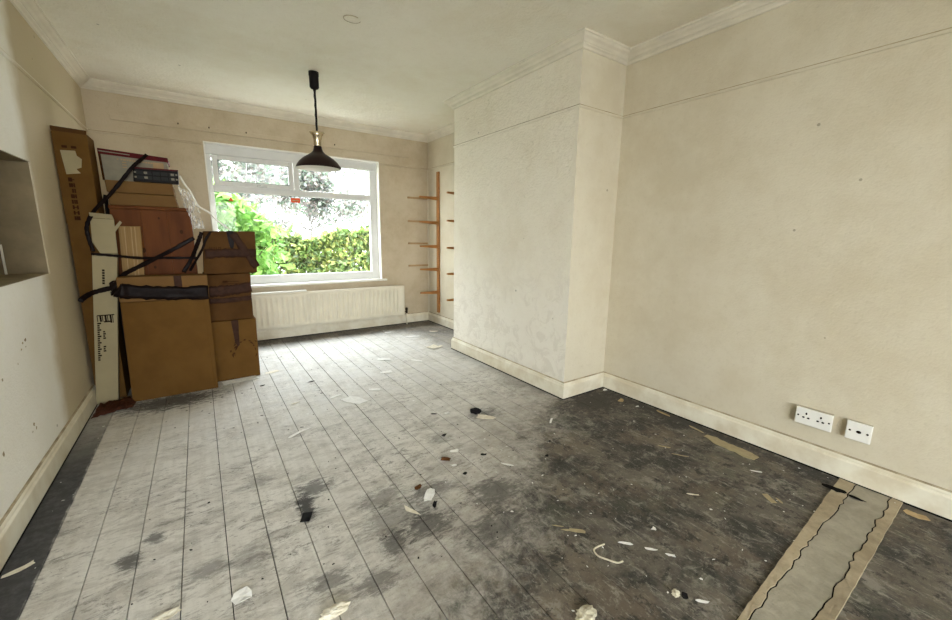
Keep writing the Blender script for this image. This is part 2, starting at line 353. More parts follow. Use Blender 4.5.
def ribbon(bm, pts, w, thick=0.003, facing=(0, -1, 0), wrinkle=0.004, n=8):
    """flat strip of film of width w along pts, its face towards `facing`"""
    pts = catmull(pts, n); F = Vector(facing); rows = []; m = 5
    rnd = random.Random(len(pts) * 13 + int(w * 1000))
    for i, p in enumerate(pts):
        d = (pts[min(i + 1, len(pts) - 1)] - pts[max(i - 1, 0)]).normalized()
        s = d.cross(F).normalized()
        ww = w * (0.85 + 0.3 * rnd.random())
        rows.append([p + s * ww * (k / (m - 1) - 0.5) + F * wrinkle * rnd.random() for k in range(m)])
    fr = [[bm.verts.new(q + F * thick) for q in r] for r in rows]; bk = [[bm.verts.new(q) for q in r] for r in rows]
    for i in range(len(rows) - 1):
        for k in range(m - 1):
            bm.faces.new((fr[i][k], fr[i][k + 1], fr[i + 1][k + 1], fr[i + 1][k])); bm.faces.new((bk[i][k], bk[i + 1][k], bk[i + 1][k + 1], bk[i][k + 1]))
        for k in (0, m - 1): bm.faces.new((fr[i][k], fr[i + 1][k], bk[i + 1][k], bk[i][k]))
    for i in (0, len(rows) - 1):
        for k in range(m - 1): bm.faces.new((fr[i][k], fr[i][k + 1], bk[i][k + 1], bk[i][k]))
    bmesh.ops.recalc_face_normals(bm, faces=bm.faces)
    return bm
def molding(path, prof, i):
    """straight run i of a moulding along path (room on the left of travel); prof = (offset into room, z); mitred at both ends"""
    P = [Vector((*p, 0)) for p in path]
    def nrm(a, b): d = (b - a).normalized(); return Vector((-d.y, d.x, 0))
    def mitre(k):
        ns = []
        if k > 0: ns.append(nrm(P[k - 1], P[k]))
        if k < len(P) - 1: ns.append(nrm(P[k], P[k + 1]))
        if len(ns) == 1: return ns[0]
        s = ns[0] + ns[1]; return s / (s.dot(ns[0]))
    bm = bmesh.new(); A, Bq = mitre(i), mitre(i + 1)
    a = [bm.verts.new(P[i] + A * o + Vector((0, 0, z))) for o, z in prof]; b = [bm.verts.new(P[i + 1] + Bq * o + Vector((0, 0, z))) for o, z in prof]
    n = len(prof)
    for k in range(n):
        j = (k + 1) % n; bm.faces.new((a[k], b[k], b[j], a[j]))
    bm.faces.new(list(reversed(a))); bm.faces.new(b)
    bmesh.ops.recalc_face_normals(bm, faces=bm.faces)
    return bm

# ------------------------------------------------------------------ room shell
bm = bmesh.new()                                                     # boards with open joints
x = BX0 - 17 * BW
while x < XR:
    x0 = max(x, XL2); x1 = min(x + BW, XR)
    if x1 - x0 > 0.01:
        gap = 0.0010 + 0.0010 * random.random()
        box(bm, x0 + gap, x1 - gap, YB, YS if x < XL - 0.1 else YW, -0.022, random.uniform(-0.0015, 0.0), 0.0012, 1)
    x += BW
floor = structure(link('floor', bm, 'floor'))
bm = B(XL2 - 0.2, XR + 0.2, YB - 0.2, YW + 0.26, -0.12, -0.018)
link('sub_floor', bm, 'under', floor)
# screed strip where a partition once stood, let into the boards
rnd = random.Random(3)
def strip_mesh(lo, hi, z, n=60):
    bm = bmesh.new(); rows = []
    for i in range(n + 1):
        x = 1.0 + (2.694 - 1.0) * i / n
        rows.append((x, lo(x), hi(x)))
    top = [[bm.verts.new((x, y, z + rnd.uniform(-0.0015, 0.0015))) for y in (a, a + 0.002, (a + b) / 2, b - 0.002, b)] for x, a, b in rows]
    for r in top: r[0].co.z = -0.01; r[-1].co.z = -0.01
    for p, q in zip(top, top[1:]):
        for k in range(4): bm.faces.new((p[k], q[k], q[k + 1], p[k + 1]))
    bmesh.ops.recalc_face_normals(bm, faces=bm.faces)
    for f in bm.faces:
        if f.normal.z < 0: f.normal_flip()
    return bm
def crack(base, amp, seed):
    r = random.Random(seed); ks = [base + amp * r.uniform(-1, 1) + 0.012 * (1.0 + 0.03 * k - 1.4) for k in range(80)]
    def f(x):
        q = (x - 1.0) / 0.03; k = int(q); return ks[k] + (ks[k + 1] - ks[k]) * (q - k)
    return f
ro = crack(0.0, 0.0016, 12)
lc, rc = crack(0.397, 0.007, 5), crack(0.268, 0.009, 9)
link('screed_strip', strip_mesh(lambda x: rc(x) + 0.0008, lambda x: lc(x) - 0.0008, 0.004), 'concrete', floor)
link('mortar_edge', strip_mesh(lambda x: lc(x) + 0.0006, lambda x: 0.421 + 0.034 * (x - 1.4) + ro(x), 0.006), 'mortar', floor)
link('mortar_edge', strip_mesh(lambda x: 0.236 + 0.022 * (x - 1.6) - ro(x + 0.3), lambda x: rc(x) - 0.0006, 0.006), 'mortar', floor)
link('crack_bed', B(1.0, 2.694, 0.25, 0.42, 0.0002, 0.0012), 'under', floor)
bm = bmesh.new()                                                     # dark hole broken through by the skirting
for (cx, cy, rx, ry) in ((2.541, 0.462, 0.024, 0.050), (2.532, 0.380, 0.014, 0.034)):
    vs = [bm.verts.new((cx + rx * (0.75 + 0.5 * random.random()) * math.cos(t * math.pi / 9), cy + ry * (0.75 + 0.5 * random.random()) * math.sin(t * math.pi / 9), 0.0085)) for t in range(18)]
    bm.faces.new(vs)
link('floor_hole', bm, 'under', floor)

structure(link('ceiling', B(XL2 - 0.2, XR + 0.2, YB - 0.2, YW + 0.26, ZT, ZT + 0.15), 'ceiling'))
bm = bmesh.new(); bmesh.ops.create_circle(bm, cap_ends=True, segments=24, radius=0.042)
for v in bm.verts: v.co = Vector((CPX + v.co.x * 1.25, CPY + v.co.y, ZT - 0.003))
cl_ = bpy.data.objects['ceiling']
link('filled_patch', bm, 'ceiling', cl_); bm = bmesh.new()
tube(bm, [(CPX + 0.052 * math.cos(a / 10 * 5.2), CPY + 0.042 * math.sin(a / 10 * 5.2), ZT - 0.002) for a in range(11)], 0.003, 6, 3)
link('patch_crack', bm, 'grime', cl_)
HY0, HY1, HTZ0, HTZ1 = 2.42, 3.334, 0.992, 1.615                     # hatch in the left wall
bm = bmesh.new()
for a in ((YS, HY0, 0, ZT), (HY1, YW + 0.25, 0, ZT), (HY0, HY1, 0, HTZ0), (HY0, HY1, HTZ1, ZT)): box(bm, XL - 0.17, XL, a[0], a[1], a[2], a[3])
wl = structure(link('wall_left', bm, 'wall_left'))
structure(link('wall_side', B(XL2, XL - 0.17, YS, YS + 0.17, 0, ZT), 'wall'))
structure(link('wall_rear_side', B(XL2 - 0.17, XL2, YB, YS + 0.17, 0, ZT), 'wall'))
bm = bmesh.new(); box(bm, XL - 0.20, XL - 0.172, HY0 - 0.05, HY1 + 0.05, HTZ0 - 0.05, HTZ1 + 0.05)
for a in ((HY1 - 0.004, HY1 + 0.0, HTZ0, HTZ1), (HY0, HY0 + 0.004, HTZ0, HTZ1), (HY0, HY1, HTZ0, HTZ0 + 0.004), (HY0, HY1, HTZ1 - 0.004, HTZ1)): box(bm, XL - 0.172, XL - 0.006, *a)
link('hatch_lining', bm, 'hatch', wl)
link('hatch_batten', B(XL - 0.169, XL - 0.160, HY1 - 0.034, HY1 - 0.026, HTZ0 + 0.004, 1.16, 0.001), 'trim_white', wl)
bm = bmesh.new(); r5 = random.Random(5)                              # chips knocked out of the plaster
for cy, cz, s in ((2.76, 0.72, 0.014), (2.72, 0.715, 0.010), (2.69, 0.69, 0.011), (2.75, 0.69, 0.007), (2.66, 0.325, 0.016), (2.68, 0.30, 0.012), (2.30, 0.347, 0.016), (2.43, 0.622, 0.010), (2.62, 0.64, 0.007), (2.63, 0.30, 0.008)):
    vs = [bm.verts.new((XL + 0.0012, cy + s * r5.uniform(0.4, 1.1) * math.cos(t * math.pi / 5), cz + s * r5.uniform(0.3, 0.8) * math.sin(t * math.pi / 5))) for t in range(10)]
    bm.faces.new(vs)
link('plaster_chips', bm, 'grime', wl)['kind'] = 'stuff'
bm = bmesh.new()
for a in ((XL - 0.17, HX0, 0, ZT), (HX1, XR + 0.17, 0, ZT), (HX0, HX1, 0, HZ0), (HX0, HX1, HZ1, ZT)): box(bm, a[0], a[1], YW, YW + 0.25, a[2], a[3])
structure(link('wall_back', bm, 'wall_back'))
structure(link('wall_right', B(XR, XR + 0.17, YB, YW + 0.25, 0, ZT), 'wall'))
wc = structure(link('wall_chimney', B(XC, XR, YC, YF, 0, ZT), ['wall', 'chimney']))
for p in wc.data.polygons:
    if p.normal.x < -0.5: p.material_index = 1
RX0, RX1, RZ0, RZ1 = -2.45, 1.05, 0.30, 2.15                         # unseen window behind the camera, placed and sized to light the chimney face
bm = bmesh.new()
for a in ((XL2 - 0.17, RX0, 0, ZT), (RX1, XR + 0.17, 0, ZT), (RX0, RX1, 0, RZ0), (RX0, RX1, RZ1, ZT)): box(bm, a[0], a[1], YB - 0.25, YB, a[2], a[3])
structure(link('wall_rear', bm, 'wall'))

# path round the room, room on the left of travel (right wall -> chimney -> window wall -> left wall)
PATH = [(XR, YB), (XR, YC), (XC, YC), (XC, YF), (XR, YF), (XR, YW), (XL, YW), (XL, YS), (XL2, YS), (XL2, YB)]
RUN = ['right', 'chimney_return', 'chimney', 'chimney_far', 'alcove', 'back', 'left', 'side', 'rear_side']
CORN = [(0, ZT), (0.082, ZT), (0.082, ZT - 0.012), (0.074, ZT - 0.014), (0.066, ZT - 0.026), (0.048, ZT - 0.036), (0.036, ZT - 0.048), (0.030, ZT - 0.050), (0.030, ZT - 0.057), (0.018, ZT - 0.064), (0.012, ZT - 0.074), (0, ZT - 0.076)]
SK = 0.130
SKIRT = [(0, 0.001), (0.020, 0.001), (0.020, SK - 0.028), (0.017, SK - 0.022), (0.013, SK - 0.018), (0.013, SK - 0.010), (0.007, SK), (0, SK)]
RAIL = [(0, ZRAIL - 0.012), (0.005, ZRAIL - 0.011), (0.009, ZRAIL - 0.003), (0.009, ZRAIL + 0.003), (0, ZRAIL + 0.006)]
RAIL_SHADE = [(0, ZRAIL + 0.004), (0.0094, ZRAIL + 0.002), (0.0094, ZRAIL + 0.0065), (0, ZRAIL + 0.009)]  # shadow line above the picture rail, modelled as a dark strip
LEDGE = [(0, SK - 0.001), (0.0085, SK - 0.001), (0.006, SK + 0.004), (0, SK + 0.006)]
GAP = [(0, 0.0005), (0.0215, 0.0005), (0.0205, 0.009), (0, 0.009)]
for i, nm in enumerate(RUN):
    structure(link('trim_%d' % (i + 1), molding(PATH, CORN, i), 'trim'))
    bb = structure(link('baseboard_' + nm, molding(PATH, SKIRT, i), 'skirting'))
    link('dirt_shade_line', molding(PATH, LEDGE, i), 'grime', bb); link('floor_gap', molding(PATH, GAP, i), 'under', bb)
    if nm != 'back':
        pr = structure(link('trim_%d' % (i + 11), molding(PATH, RAIL, i), 'chimney' if nm == 'chimney' else 'wall_left' if nm == 'left' else 'wall'))
        link('dirt_shade_line', molding(PATH, RAIL_SHADE, i), 'trim' if nm == 'left' else 'grime', pr)
link('dirt_shade_line', molding([(HX0 - 0.01, YW), (XL, YW)], RAIL_SHADE, 0), 'grime', structure(link('trim_21', molding([(HX0 - 0.01, YW), (XL, YW)], RAIL, 0), 'wall_back')))
link('dirt_shade_line', molding([(XR, YW), (HX1 + 0.01, YW)], RAIL_SHADE, 0), 'grime', structure(link('trim_22', molding([(XR, YW), (HX1 + 0.01, YW)], RAIL, 0), 'wall_back')))
bt = structure(link('trim_23', B(-0.56, 2.42, YW - 0.020, YW, 2.245, 2.290, 0.004), 'wall_back'))
for k, bx in enumerate((-0.054, 0.20, 0.53, 1.45)):
    bm = bmesh.new(); tube(bm, [(bx, YW - 0.020, 2.282), (bx, YW - 0.035, 2.280), (bx, YW - 0.038, 2.290)], 0.005, 6, 3); link('curtain_hook', bm, 'valve', bt)
structure(link('trim_24', B(XR - 0.016, XR, YW - 0.016, YW, SK, ZRAIL - 0.01, 0.004), 'wall'))  # boxed pipe in the alcove corner

# ------------------------------------------------------------------ the window
win = struct_empty('window_1', ((HX0 + HX1) / 2, YW + 0.11, HZ0))
def bar(name, x0, x1, z0, z1, y0, y1, mat='upvc', par=win, bev=0.006): return link(name, B(x0, x1, y0, y1, z0, z1, bev), mat, par)
FY0, FY1 = YW + 0.080, YW + 0.150
bm = bmesh.new()                                                     # outer frame
box(bm, HX0, 0.192, FY0, FY1, HZ0, HZ1, 0.006); box(bm, 1.900, HX1, FY0, FY1, HZ0, HZ1, 0.006)
box(bm, HX0, HX1, FY0 - 0.012, FY1, 2.045, HZ1, 0.006); box(bm, 0.190, 1.902, FY0 + 0.001, FY1, HZ0, 0.752, 0.006)
box(bm, 0.19, 1.905, FY0 - 0.004, FY1, 1.668, 1.738, 0.008); box(bm, 0.992, 1.052, FY0, FY1, 1.735, 2.05, 0.006)
frame = link('window_frame', bm, 'upvc', win)
bm = bmesh.new(); SY0, SY1 = FY0 - 0.020, FY0 + 0.03                 # top-hung fanlight
SX0, SX1, SZ0, SZ1 = 0.200, 0.985, 1.735, 2.042
for a in ((SX0, SX0 + 0.048, SZ0, SZ1), (SX1 - 0.048, SX1, SZ0, SZ1), (SX0 + 0.047, SX1 - 0.047, SZ0, SZ0 + 0.048), (SX0 + 0.047, SX1 - 0.047, SZ1 - 0.048, SZ1)): box(bm, a[0], a[1], SY0 + (0.001 if a[0] != SX0 and a[1] != SX1 else 0), SY1, a[2], a[3], 0.008)
sash = link('fanlight_sash', bm, 'upvc', win)
bm = bmesh.new(); box(bm, 0.60, 0.64, SY0 - 0.018, SY0, 1.742, 1.766, 0.004); box(bm, 0.60, 0.70, SY0 - 0.032, SY0 - 0.016, 1.738, 1.754, 0.005)
link('fanlight_handle', bm, 'steel', sash)
link('pane', B(SX0 + 0.04, SX1 - 0.04, SY0 + 0.012, SY0 + 0.022, SZ0 + 0.04, SZ1 - 0.04), 'glass', sash)
def gasket(x0, x1, z0, z1, y, par):
    bm = bmesh.new(); t = 0.0035
    for a in ((x0, x0 + t, z0, z1), (x1 - t, x1, z0, z1), (x0, x1, z0, z0 + t), (x0, x1, z1 - t, z1)): box(bm, a[0], a[1], y, y + 0.006, a[2], a[3])
    return link('gasket', bm, 'gasket', par)
gasket(SX0 + 0.047, SX1 - 0.047, SZ0 + 0.047, SZ1 - 0.047, SY0 + 0.004, sash)
link('pane', B(1.046, 1.906, FY0 + 0.03, FY0 + 0.04, 1.73, 2.05), 'glass', win); gasket(1.051, 1.901, 1.737, 2.046, FY0 + 0.022, win)
big = link('pane', B(0.186, 1.906, FY0 + 0.03, FY0 + 0.04, 0.746, 1.674), 'glass', win); gasket(0.191, 1.901, 0.751, 1.669, FY0 + 0.022, win)
st = link('sticker', B(0.952, 1.052, FY0 + 0.0275, FY0 + 0.0295, 1.598, 1.648), 'red', win); st['label'] = 'red rectangular sticker'
link('printed_line', B(0.968, 1.036, FY0 + 0.0262, FY0 + 0.0274, 1.617, 1.627), 'tan', st)
bm = bmesh.new()
vs = [bm.verts.new((px, FY0 + 0.0285, pz)) for px, pz in ((0.315, 1.578), (0.365, 1.578), (0.340, 1.622))]; bm.faces.new(vs)
r = bmesh.ops.extrude_face_region(bm, geom=list(bm.faces)); bmesh.ops.translate(bm, verts=[v for v in r['geom'] if isinstance(v, bmesh.types.BMVert)], vec=(0, -0.001, 0))
ts = link('sticker', bm, 'red', win); ts['label'] = 'small red warning triangle sticker'
bm = bmesh.new()                                                     # white lining of the recess and its sill
box(bm, HX0, HX0 + 0.012, YW - 0.006, FY0, HZ0, HZ1, 0.003); box(bm, HX1 - 0.012, HX1, YW - 0.006, FY0, HZ0, HZ1, 0.003); box(bm, HX0, HX1, YW - 0.006, FY0, HZ1 - 0.012, HZ1, 0.003)
link('reveal_lining', bm, 'trim_white', win)
bm = bmesh.new(); box(bm, HX0 - 0.045, HX1 + 0.060, YW - 0.035, FY0 + 0.004, HZ0 - 0.022, HZ0 + 0.003, 0.006)
link('sill', bm, 'trim_white', win)
rw = struct_empty('window_2', ((RX0 + RX1) / 2, YB - 0.1, RZ0)); bm = bmesh.new()
for a in ((RX0, RX0 + 0.07, RZ0, RZ1), (RX1 - 0.07, RX1, RZ0, RZ1), (RX0, RX1, RZ0, RZ0 + 0.07), (RX0, RX1, RZ1 - 0.07, RZ1), (-0.73, -0.67, RZ0, RZ1)): box(bm, a[0], a[1], YB - 0.16, YB - 0.09, a[2], a[3], 0.006)
link('window_frame', bm, 'upvc', rw); link('pane', B(RX0 + 0.06, RX1 - 0.06, YB - 0.13, YB - 0.12, RZ0 + 0.06, RZ1 - 0.06), 'glass', rw)

# ------------------------------------------------------------------ radiator
rad = thing('radiator', 'long cream pressed-steel panel radiator under the window', 'radiator', (1.25, YW - 0.06, 0.0))
bm = bmesh.new(); RX, RXE, Z0, Z1, RY = 0.22, 2.285, 0.142, 0.548, YW - 0.100
pitch = 0.0565; n = int((RXE - RX - 0.05) / pitch); xs = []
prof = [(0.0, 0.0), (0.16, 0.0), (0.25, 0.013), (0.5, 0.018), (0.75, 0.013), (0.84, 0.0)]
cols = [(RX, 0.010), (RX + 0.003, 0.004), (RX + 0.01, 0.0)]
for k in range(n):
    for t, d in prof: cols.append((RX + 0.028 + (k + t) * pitch, d))
cols += [(RXE - 0.01, 0.0), (RXE - 0.003, 0.004), (RXE, 0.010)]
zr = [(Z0, 0.010, 0), (Z0 + 0.004, 0.003, 0), (Z0 + 0.010, 0, 0), (Z0 + 0.040, 0, 0), (Z0 + 0.058, 0, 1), (Z1 - 0.058, 0, 1), (Z1 - 0.040, 0, 0), (Z1 - 0.010, 0, 0), (Z1 - 0.004, 0.003, 0), (Z1, 0.010, 0)]
grid = [[bm.verts.new((cx, RY + (d if k else (d if d == 0.010 or d == 0.004 else 0) * (cx < RX + 0.02 or cx > RXE - 0.02)) + e, z)) for cx, d in cols] for z, e, k in zr]
for a, b in zip(grid, grid[1:]):
    for i in range(len(cols) - 1): bm.faces.new((a[i], a[i + 1], b[i + 1], b[i]))
link('front_panel', bm, 'rad', rad, smooth=True)
link('back_panel', B(RX, RXE, RY + 0.0185, RY + 0.036, Z0, Z1, 0.004), 'rad', rad)
link('top_grille', B(RX + 0.01, RXE - 0.002, RY + 0.006, RY + 0.040, Z1 - 0.004, Z1 + 0.006, 0.003), 'rad', rad)
for bx in (0.55, 1.95): link('wall_bracket', B(bx, bx + 0.03, RY + 0.03, YW - 0.001, Z0 + 0.08, Z1 - 0.08, 0.002), 'rad', rad)
bm = bmesh.new(); lathe(bm, [(0.011, 0.16), (0.013, 0.175), (0.013, 0.205), (0.017, 0.207), (0.017, 0.232), (0.010, 0.240)], (2.318, RY + 0.02), 16, True)
tube(bm, [(RXE - 0.005, RY + 0.02, 0.185), (2.318, RY + 0.02, 0.185)], 0.008, 8, 2)
link('valve', bm, 'valve', rad, True)
bm = bmesh.new(); tube(bm, [(2.318, RY + 0.02, 0.001), (2.318, RY + 0.02, 0.165)], 0.0075, 10, 2); link('pipe', bm, 'rad', rad, True)
tag(base_at_bottom(link('wood_strip', B(0.42, 1.02, RY + 0.008, RY + 0.052, 0.555, 0.573, 0.003), 'trim_white')), 'off-white strip of wood lying along the top of the radiator', 'wood strip')

# ------------------------------------------------------------------ pendant lamp
LX, LY = 0.918, 3.742
lamp = thing('pendant_lamp', 'dark brown dome pendant lamp hanging from the ceiling before the window', 'lamp', (LX, LY, 1.79))
bm = bmesh.new(); lathe(bm, [(0.022, ZT), (0.040, ZT - 0.002), (0.040, ZT - 0.030), (0.037, ZT - 0.034), (0.037, ZT - 0.118), (0.030, ZT - 0.128), (0.012, ZT - 0.136), (0.010, ZT - 0.150)], (LX, LY), 28, True)
link('rise_and_fall_canister', bm, 'black', lamp, True)
bm = bmesh.new(); tube(bm, [(LX, LY, ZT - 0.145), (LX + 0.002, LY, 2.3), (LX, LY, 2.07)], 0.0085, 10, 6)
for k in range(52):                                                  # twisted flex
    a = k * 0.55; z = ZT - 0.15 - k * 0.0064
    lathe(bm, [(0.004, z), (0.0100, z - 0.002), (0.004, z - 0.004)], (LX + 0.003 * math.cos(a), LY + 0.003 * math.sin(a)), 8)
link('flex', bm, 'black', lamp, True)
bm = bmesh.new(); lathe(bm, [(0.020, 1.965), (0.030, 1.968), (0.030, 1.985), (0.031, 2.02), (0.040, 2.055), (0.060, 2.084), (0.057, 2.085), (0.036, 2.058), (0.026, 2.03), (0.020, 2.03)], (LX, LY), 32)
link('chrome_collar', bm, 'metal', lamp, True)
outer = [(0.032, 1.972), (0.034, 1.955), (0.042, 1.932), (0.062, 1.912), (0.094, 1.893), (0.128, 1.870), (0.157, 1.843), (0.176, 1.815), (0.184, 1.797), (0.184, 1.790)]
inner = [(0.182, 1.790), (0.180, 1.800), (0.172, 1.815), (0.153, 1.841), (0.125, 1.866), (0.092, 1.888), (0.060, 1.907), (0.038, 1.928), (0.028, 1.955), (0.003, 1.956)]
bm = bmesh.new(); lathe(bm, outer + [inner[0]], (LX, LY), 56); shade = link('lamp_shade', bm, 'shade', lamp, True)
bm = bmesh.new(); lathe(bm, inner, (LX, LY), 56); s2 = link('shade_lining', bm, 'shade_in', shade, True); s2['label'] = 'white enamel inside of the shade'
bm = bmesh.new(); lathe(bm, [(0.022, 1.955), (0.022, 1.905), (0.019, 1.900), (0.002, 1.900)], (LX, LY), 20); link('bulb_holder', bm, 'socket', lamp, True)

# ------------------------------------------------------------------ shelf supports in the alcove
SZ = (1.722, 1.404, 1.088, 0.779, 0.460)
def upright(y, label):
    t = thing('shelf_upright', label, 'shelf support', (XR, y, 0.0), 'wooden shelf supports in the alcove')
    link('upright', B(XR - 0.022, XR - 0.001, y - 0.030, y + 0.030, 0.172, 2.062, 0.002), 'bracket', t)
    for z in SZ:
        bm = bmesh.new()                                             # bearer tapers towards its tip
        pr = [(XR - 0.022, z - 0.026), (XR - 0.022, z + 0.020), (XR - 0.285, z + 0.016), (XR - 0.285, z - 0.004)]
        a = [bm.verts.new((px, y - 0.013, pz)) for px, pz in pr]; b = [bm.verts.new((px, y + 0.013, pz)) for px, pz in pr]
        bm.faces.new(a); bm.faces.new(list(reversed(b)))
        for i in range(4): bm.faces.new((a[i], b[i], b[(i + 1) % 4], a[(i + 1) % 4]))
        bmesh.ops.recalc_face_normals(bm, faces=bm.faces); bmesh.ops.bevel(bm, geom=list(bm.edges), offset=0.002, segments=1, affect='EDGES')
        link('bracket', bm, 'bracket', t)
    return t
upright(4.838, 'tall wooden upright with five shelf brackets in the alcove corner beside the window')
upright(4.134, 'wooden upright mostly hidden by the chimney breast, only its five bracket ends showing')
for z, lab in ((1.736, 'topmost of the four thin battens on the window wall'), (1.424, 'second highest of the four thin battens on the window wall'), (1.122, 'third batten down of four on the window wall'), (0.815, 'lowest of the four thin battens on the window wall, above the radiator')):
    o = base_at_bottom(link('shelf_batten', B(2.395, XR - 0.018, YW - 0.018, YW - 0.001, z - 0.012, z + 0.012, 0.002), 'bearer')); tag(o, lab, 'batten', 'shelf battens on the window wall')

# ------------------------------------------------------------------ sockets
def disc(bm, y, z, x, r, sy=1.0, sz=1.0, n=12):
    vs = [bm.verts.new((x, y + r * sy * math.cos(2 * math.pi * k / n), z + r * sz * math.sin(2 * math.pi * k / n))) for k in range(n)]; bm.faces.new(vs)
    rr = bmesh.ops.extrude_face_region(bm, geom=list(bm.faces)[-1:]); bmesh.ops.translate(bm, verts=[v for v in rr['geom'] if isinstance(v, bmesh.types.BMVert)], vec=(0.002, 0, 0))
    bmesh.ops.recalc_face_normals(bm, faces=bm.faces); return bm
s = thing('double_socket', 'white double power socket in a surface box above the skirting', 'socket', (XR, 0.618, 0.235))
link('back_box', B(XR - 0.030, XR - 0.001, 0.548, 0.698, 0.242, 0.332, 0.003), 'pattress', s)
f = link('faceplate', B(XR - 0.038, XR - 0.0295, 0.543, 0.703, 0.240, 0.334, 0.004), 'socket', s)
XF = XR - 0.0392
for cy in (0.655, 0.592):
    for dy, dz, a, b in ((0, 0.017, 0.7, 1.1), (-0.011, -0.006, 1, 0.75), (0.011, -0.006, 1, 0.75)): link('pin_hole', disc(bmesh.new(), cy + dy, 0.287 + dz, XF, 0.0062, a, b), 'ink', f)
for cy in (0.690, 0.556): link('screw', disc(bmesh.new(), cy, 0.287, XF, 0.0045), 'ink', f)
s = thing('aerial_socket', 'white single outlet plate with a dark centre hole, right beside the double power socket', 'socket', (XR, 0.438, 0.237))
s['label'] = 'white single outlet plate with one dark centre hole, beside the double power socket'
link('back_box', B(XR - 0.024, XR - 0.001, 0.396, 0.486, 0.240, 0.332, 0.003), 'pattress', s)
f = link('faceplate', B(XR - 0.032, XR - 0.0235, 0.392, 0.490, 0.238, 0.336, 0.004), 'socket', s); XF = XR - 0.0332
link('centre_hole', disc(bmesh.new(), 0.440, 0.287, XF, 0.0085, 1.15, 0.9), 'ink', f)
for cy in (0.474, 0.407): link('screw', disc(bmesh.new(), cy, 0.287, XF, 0.005), 'ink', f)

# ------------------------------------------------------------------ heap of boxes in the corner
def plate(bm, x0, x1, z0, z1, y, t=0.002): return box(bm, x0, x1, y - t, y, z0, z1)
def quad_plate(bm, pts, y, t=0.003):
    a = [bm.verts.new((px, y, pz)) for px, pz in pts]; b = [bm.verts.new((px, y - t, pz)) for px, pz in pts]
    bm.faces.new(a); bm.faces.new(list(reversed(b))); n = len(pts)
    for i in range(n): bm.faces.new((a[i], b[i], b[(i + 1) % n], a[(i + 1) % n]))
    bmesh.ops.recalc_face_normals(bm, faces=bm.faces); return bm
def glyphs(bm, x0, x1, z0, z1, y, n, seed, vertical=True):
    """a column of blurred illegible letters printed down a carton"""
    r = random.Random(seed)
    for k in range(n):
        a = z1 + (z0 - z1) * k / n; b = z1 + (z0 - z1) * (k + 0.72) / n
        for q in range(3):
            if r.random() < 0.8: plate(bm, x0 + (x1 - x0) * (q / 3 + r.uniform(0, 0.08)), x0 + (x1 - x0) * ((q + 1) / 3), b, a, y, 0.0012)
            if r.random() < 0.5: plate(bm, x0, x1, (a + b) / 2 - 0.003, (a + b) / 2 + 0.003, y, 0.0012)
    return bm

# tall carton by the left wall
t = thing('tall_cardboard_box', 'tall narrow brown cardboard box standing against the wall, torn white label near its top', 'box', (-0.64, 3.98, 0.0))
link('body', hexbox([(-0.722, 1.885), (-0.556, 1.885), (-0.556, 0.0), (-0.722, 0.0)], 3.860, 0.25, 0.004), 'card', t)
link('top_flap', hexbox([(-0.724, 1.912), (-0.552, 1.902), (-0.554, 1.875), (-0.724, 1.882)], 3.853, 0.006, 0.001), 'card_red', t)
link('upper_sleeve', B(-0.7245, -0.5535, 3.8555, 3.861, 1.285, 1.880, 0.001), 'card', t)
bm = bmesh.new(); quad_plate(bm, [(-0.695, 1.762), (-0.622, 1.766), (-0.618, 1.735), (-0.596, 1.715), (-0.604, 1.660), (-0.630, 1.648), (-0.612, 1.622), (-0.683, 1.610)], 3.8545, 0.0015)
lb = link('label', bm, 'card_white', t); lb['label'] = 'torn white paper label'
bm = bmesh.new(); glyphs(bm, -0.680, -0.650, 1.300, 1.590, 3.8555, 8, 4); lt = link('printing', bm, 'ink_brown', t); lt['kind'] = 'stuff'
for a in (-0.685, -0.640): link('arrow_mark', plate(bmesh.new(), a, a + 0.026, 1.779, 1.795, 3.8555), 'ink_brown', t)

# white carton
t = thing('white_carton', 'long thin off-white carton leaning upright with its end flap open and black print', 'box', (-0.66, 3.81, 0.0))
link('body', hexbox([(-0.611, 1.083), (-0.480, 1.083), (-0.596, 0.0), (-0.718, 0.0)], 3.780, 0.055, 0.003), 'card_white', t)
bm = bmesh.new(); quad_plate(bm, [(-0.592, 1.325), (-0.470, 1.320), (-0.477, 1.086), (-0.568, 1.086), (-0.600, 1.165)], 3.792, 0.004); link('end_flap', bm, 'card_white', t)
bm = bmesh.new(); q = quad_plate(bm, [(-0.588, 1.362), (-0.474, 1.352), (-0.471, 1.322), (-0.592, 1.327)], 3.792, 0.004)
for v in bm.verts:
    if v.co.z > 1.34: v.co.y -= 0.030
link('tuck_flap', bm, 'card_white', t)
bm = bmesh.new(); quad_plate(bm, [(-0.472, 1.27), (-0.440, 1.312), (-0.430, 1.300), (-0.472, 1.235)], 3.792, 0.003); link('side_flap', bm, 'card_white', t)
def lean_x(z): return -0.718 + (z / 1.083) * 0.107                   # left edge of the leaning carton
bm = bmesh.new(); YT = 3.7795
for k in range(7): x0 = lean_x(0.63) + 0.018 + k * 0.0135; plate(bm, x0, x0 + 0.004 + 0.006 * (k % 2), 0.606 - 0.012 * (k > 4), 0.650, YT)
plate(bm, lean_x(.65) + 0.018, lean_x(.65) + 0.110, 0.648, 0.655, YT); plate(bm, lean_x(.6) + 0.055, lean_x(.6) + 0.095, 0.600, 0.610, YT)
for k in range(18):
    z = 0.60 - k * 0.0155; x0 = lean_x(z) + 0.018
    plate(bm, x0, x0 + 0.012 + 0.008 * (k % 3 == 0), z - 0.010, z, YT)
    if 3 < k < 8 or 10 < k < 14: plate(bm, x0 + 0.030, x0 + 0.040 + 0.004 * (k % 2), z - 0.010, z, YT)
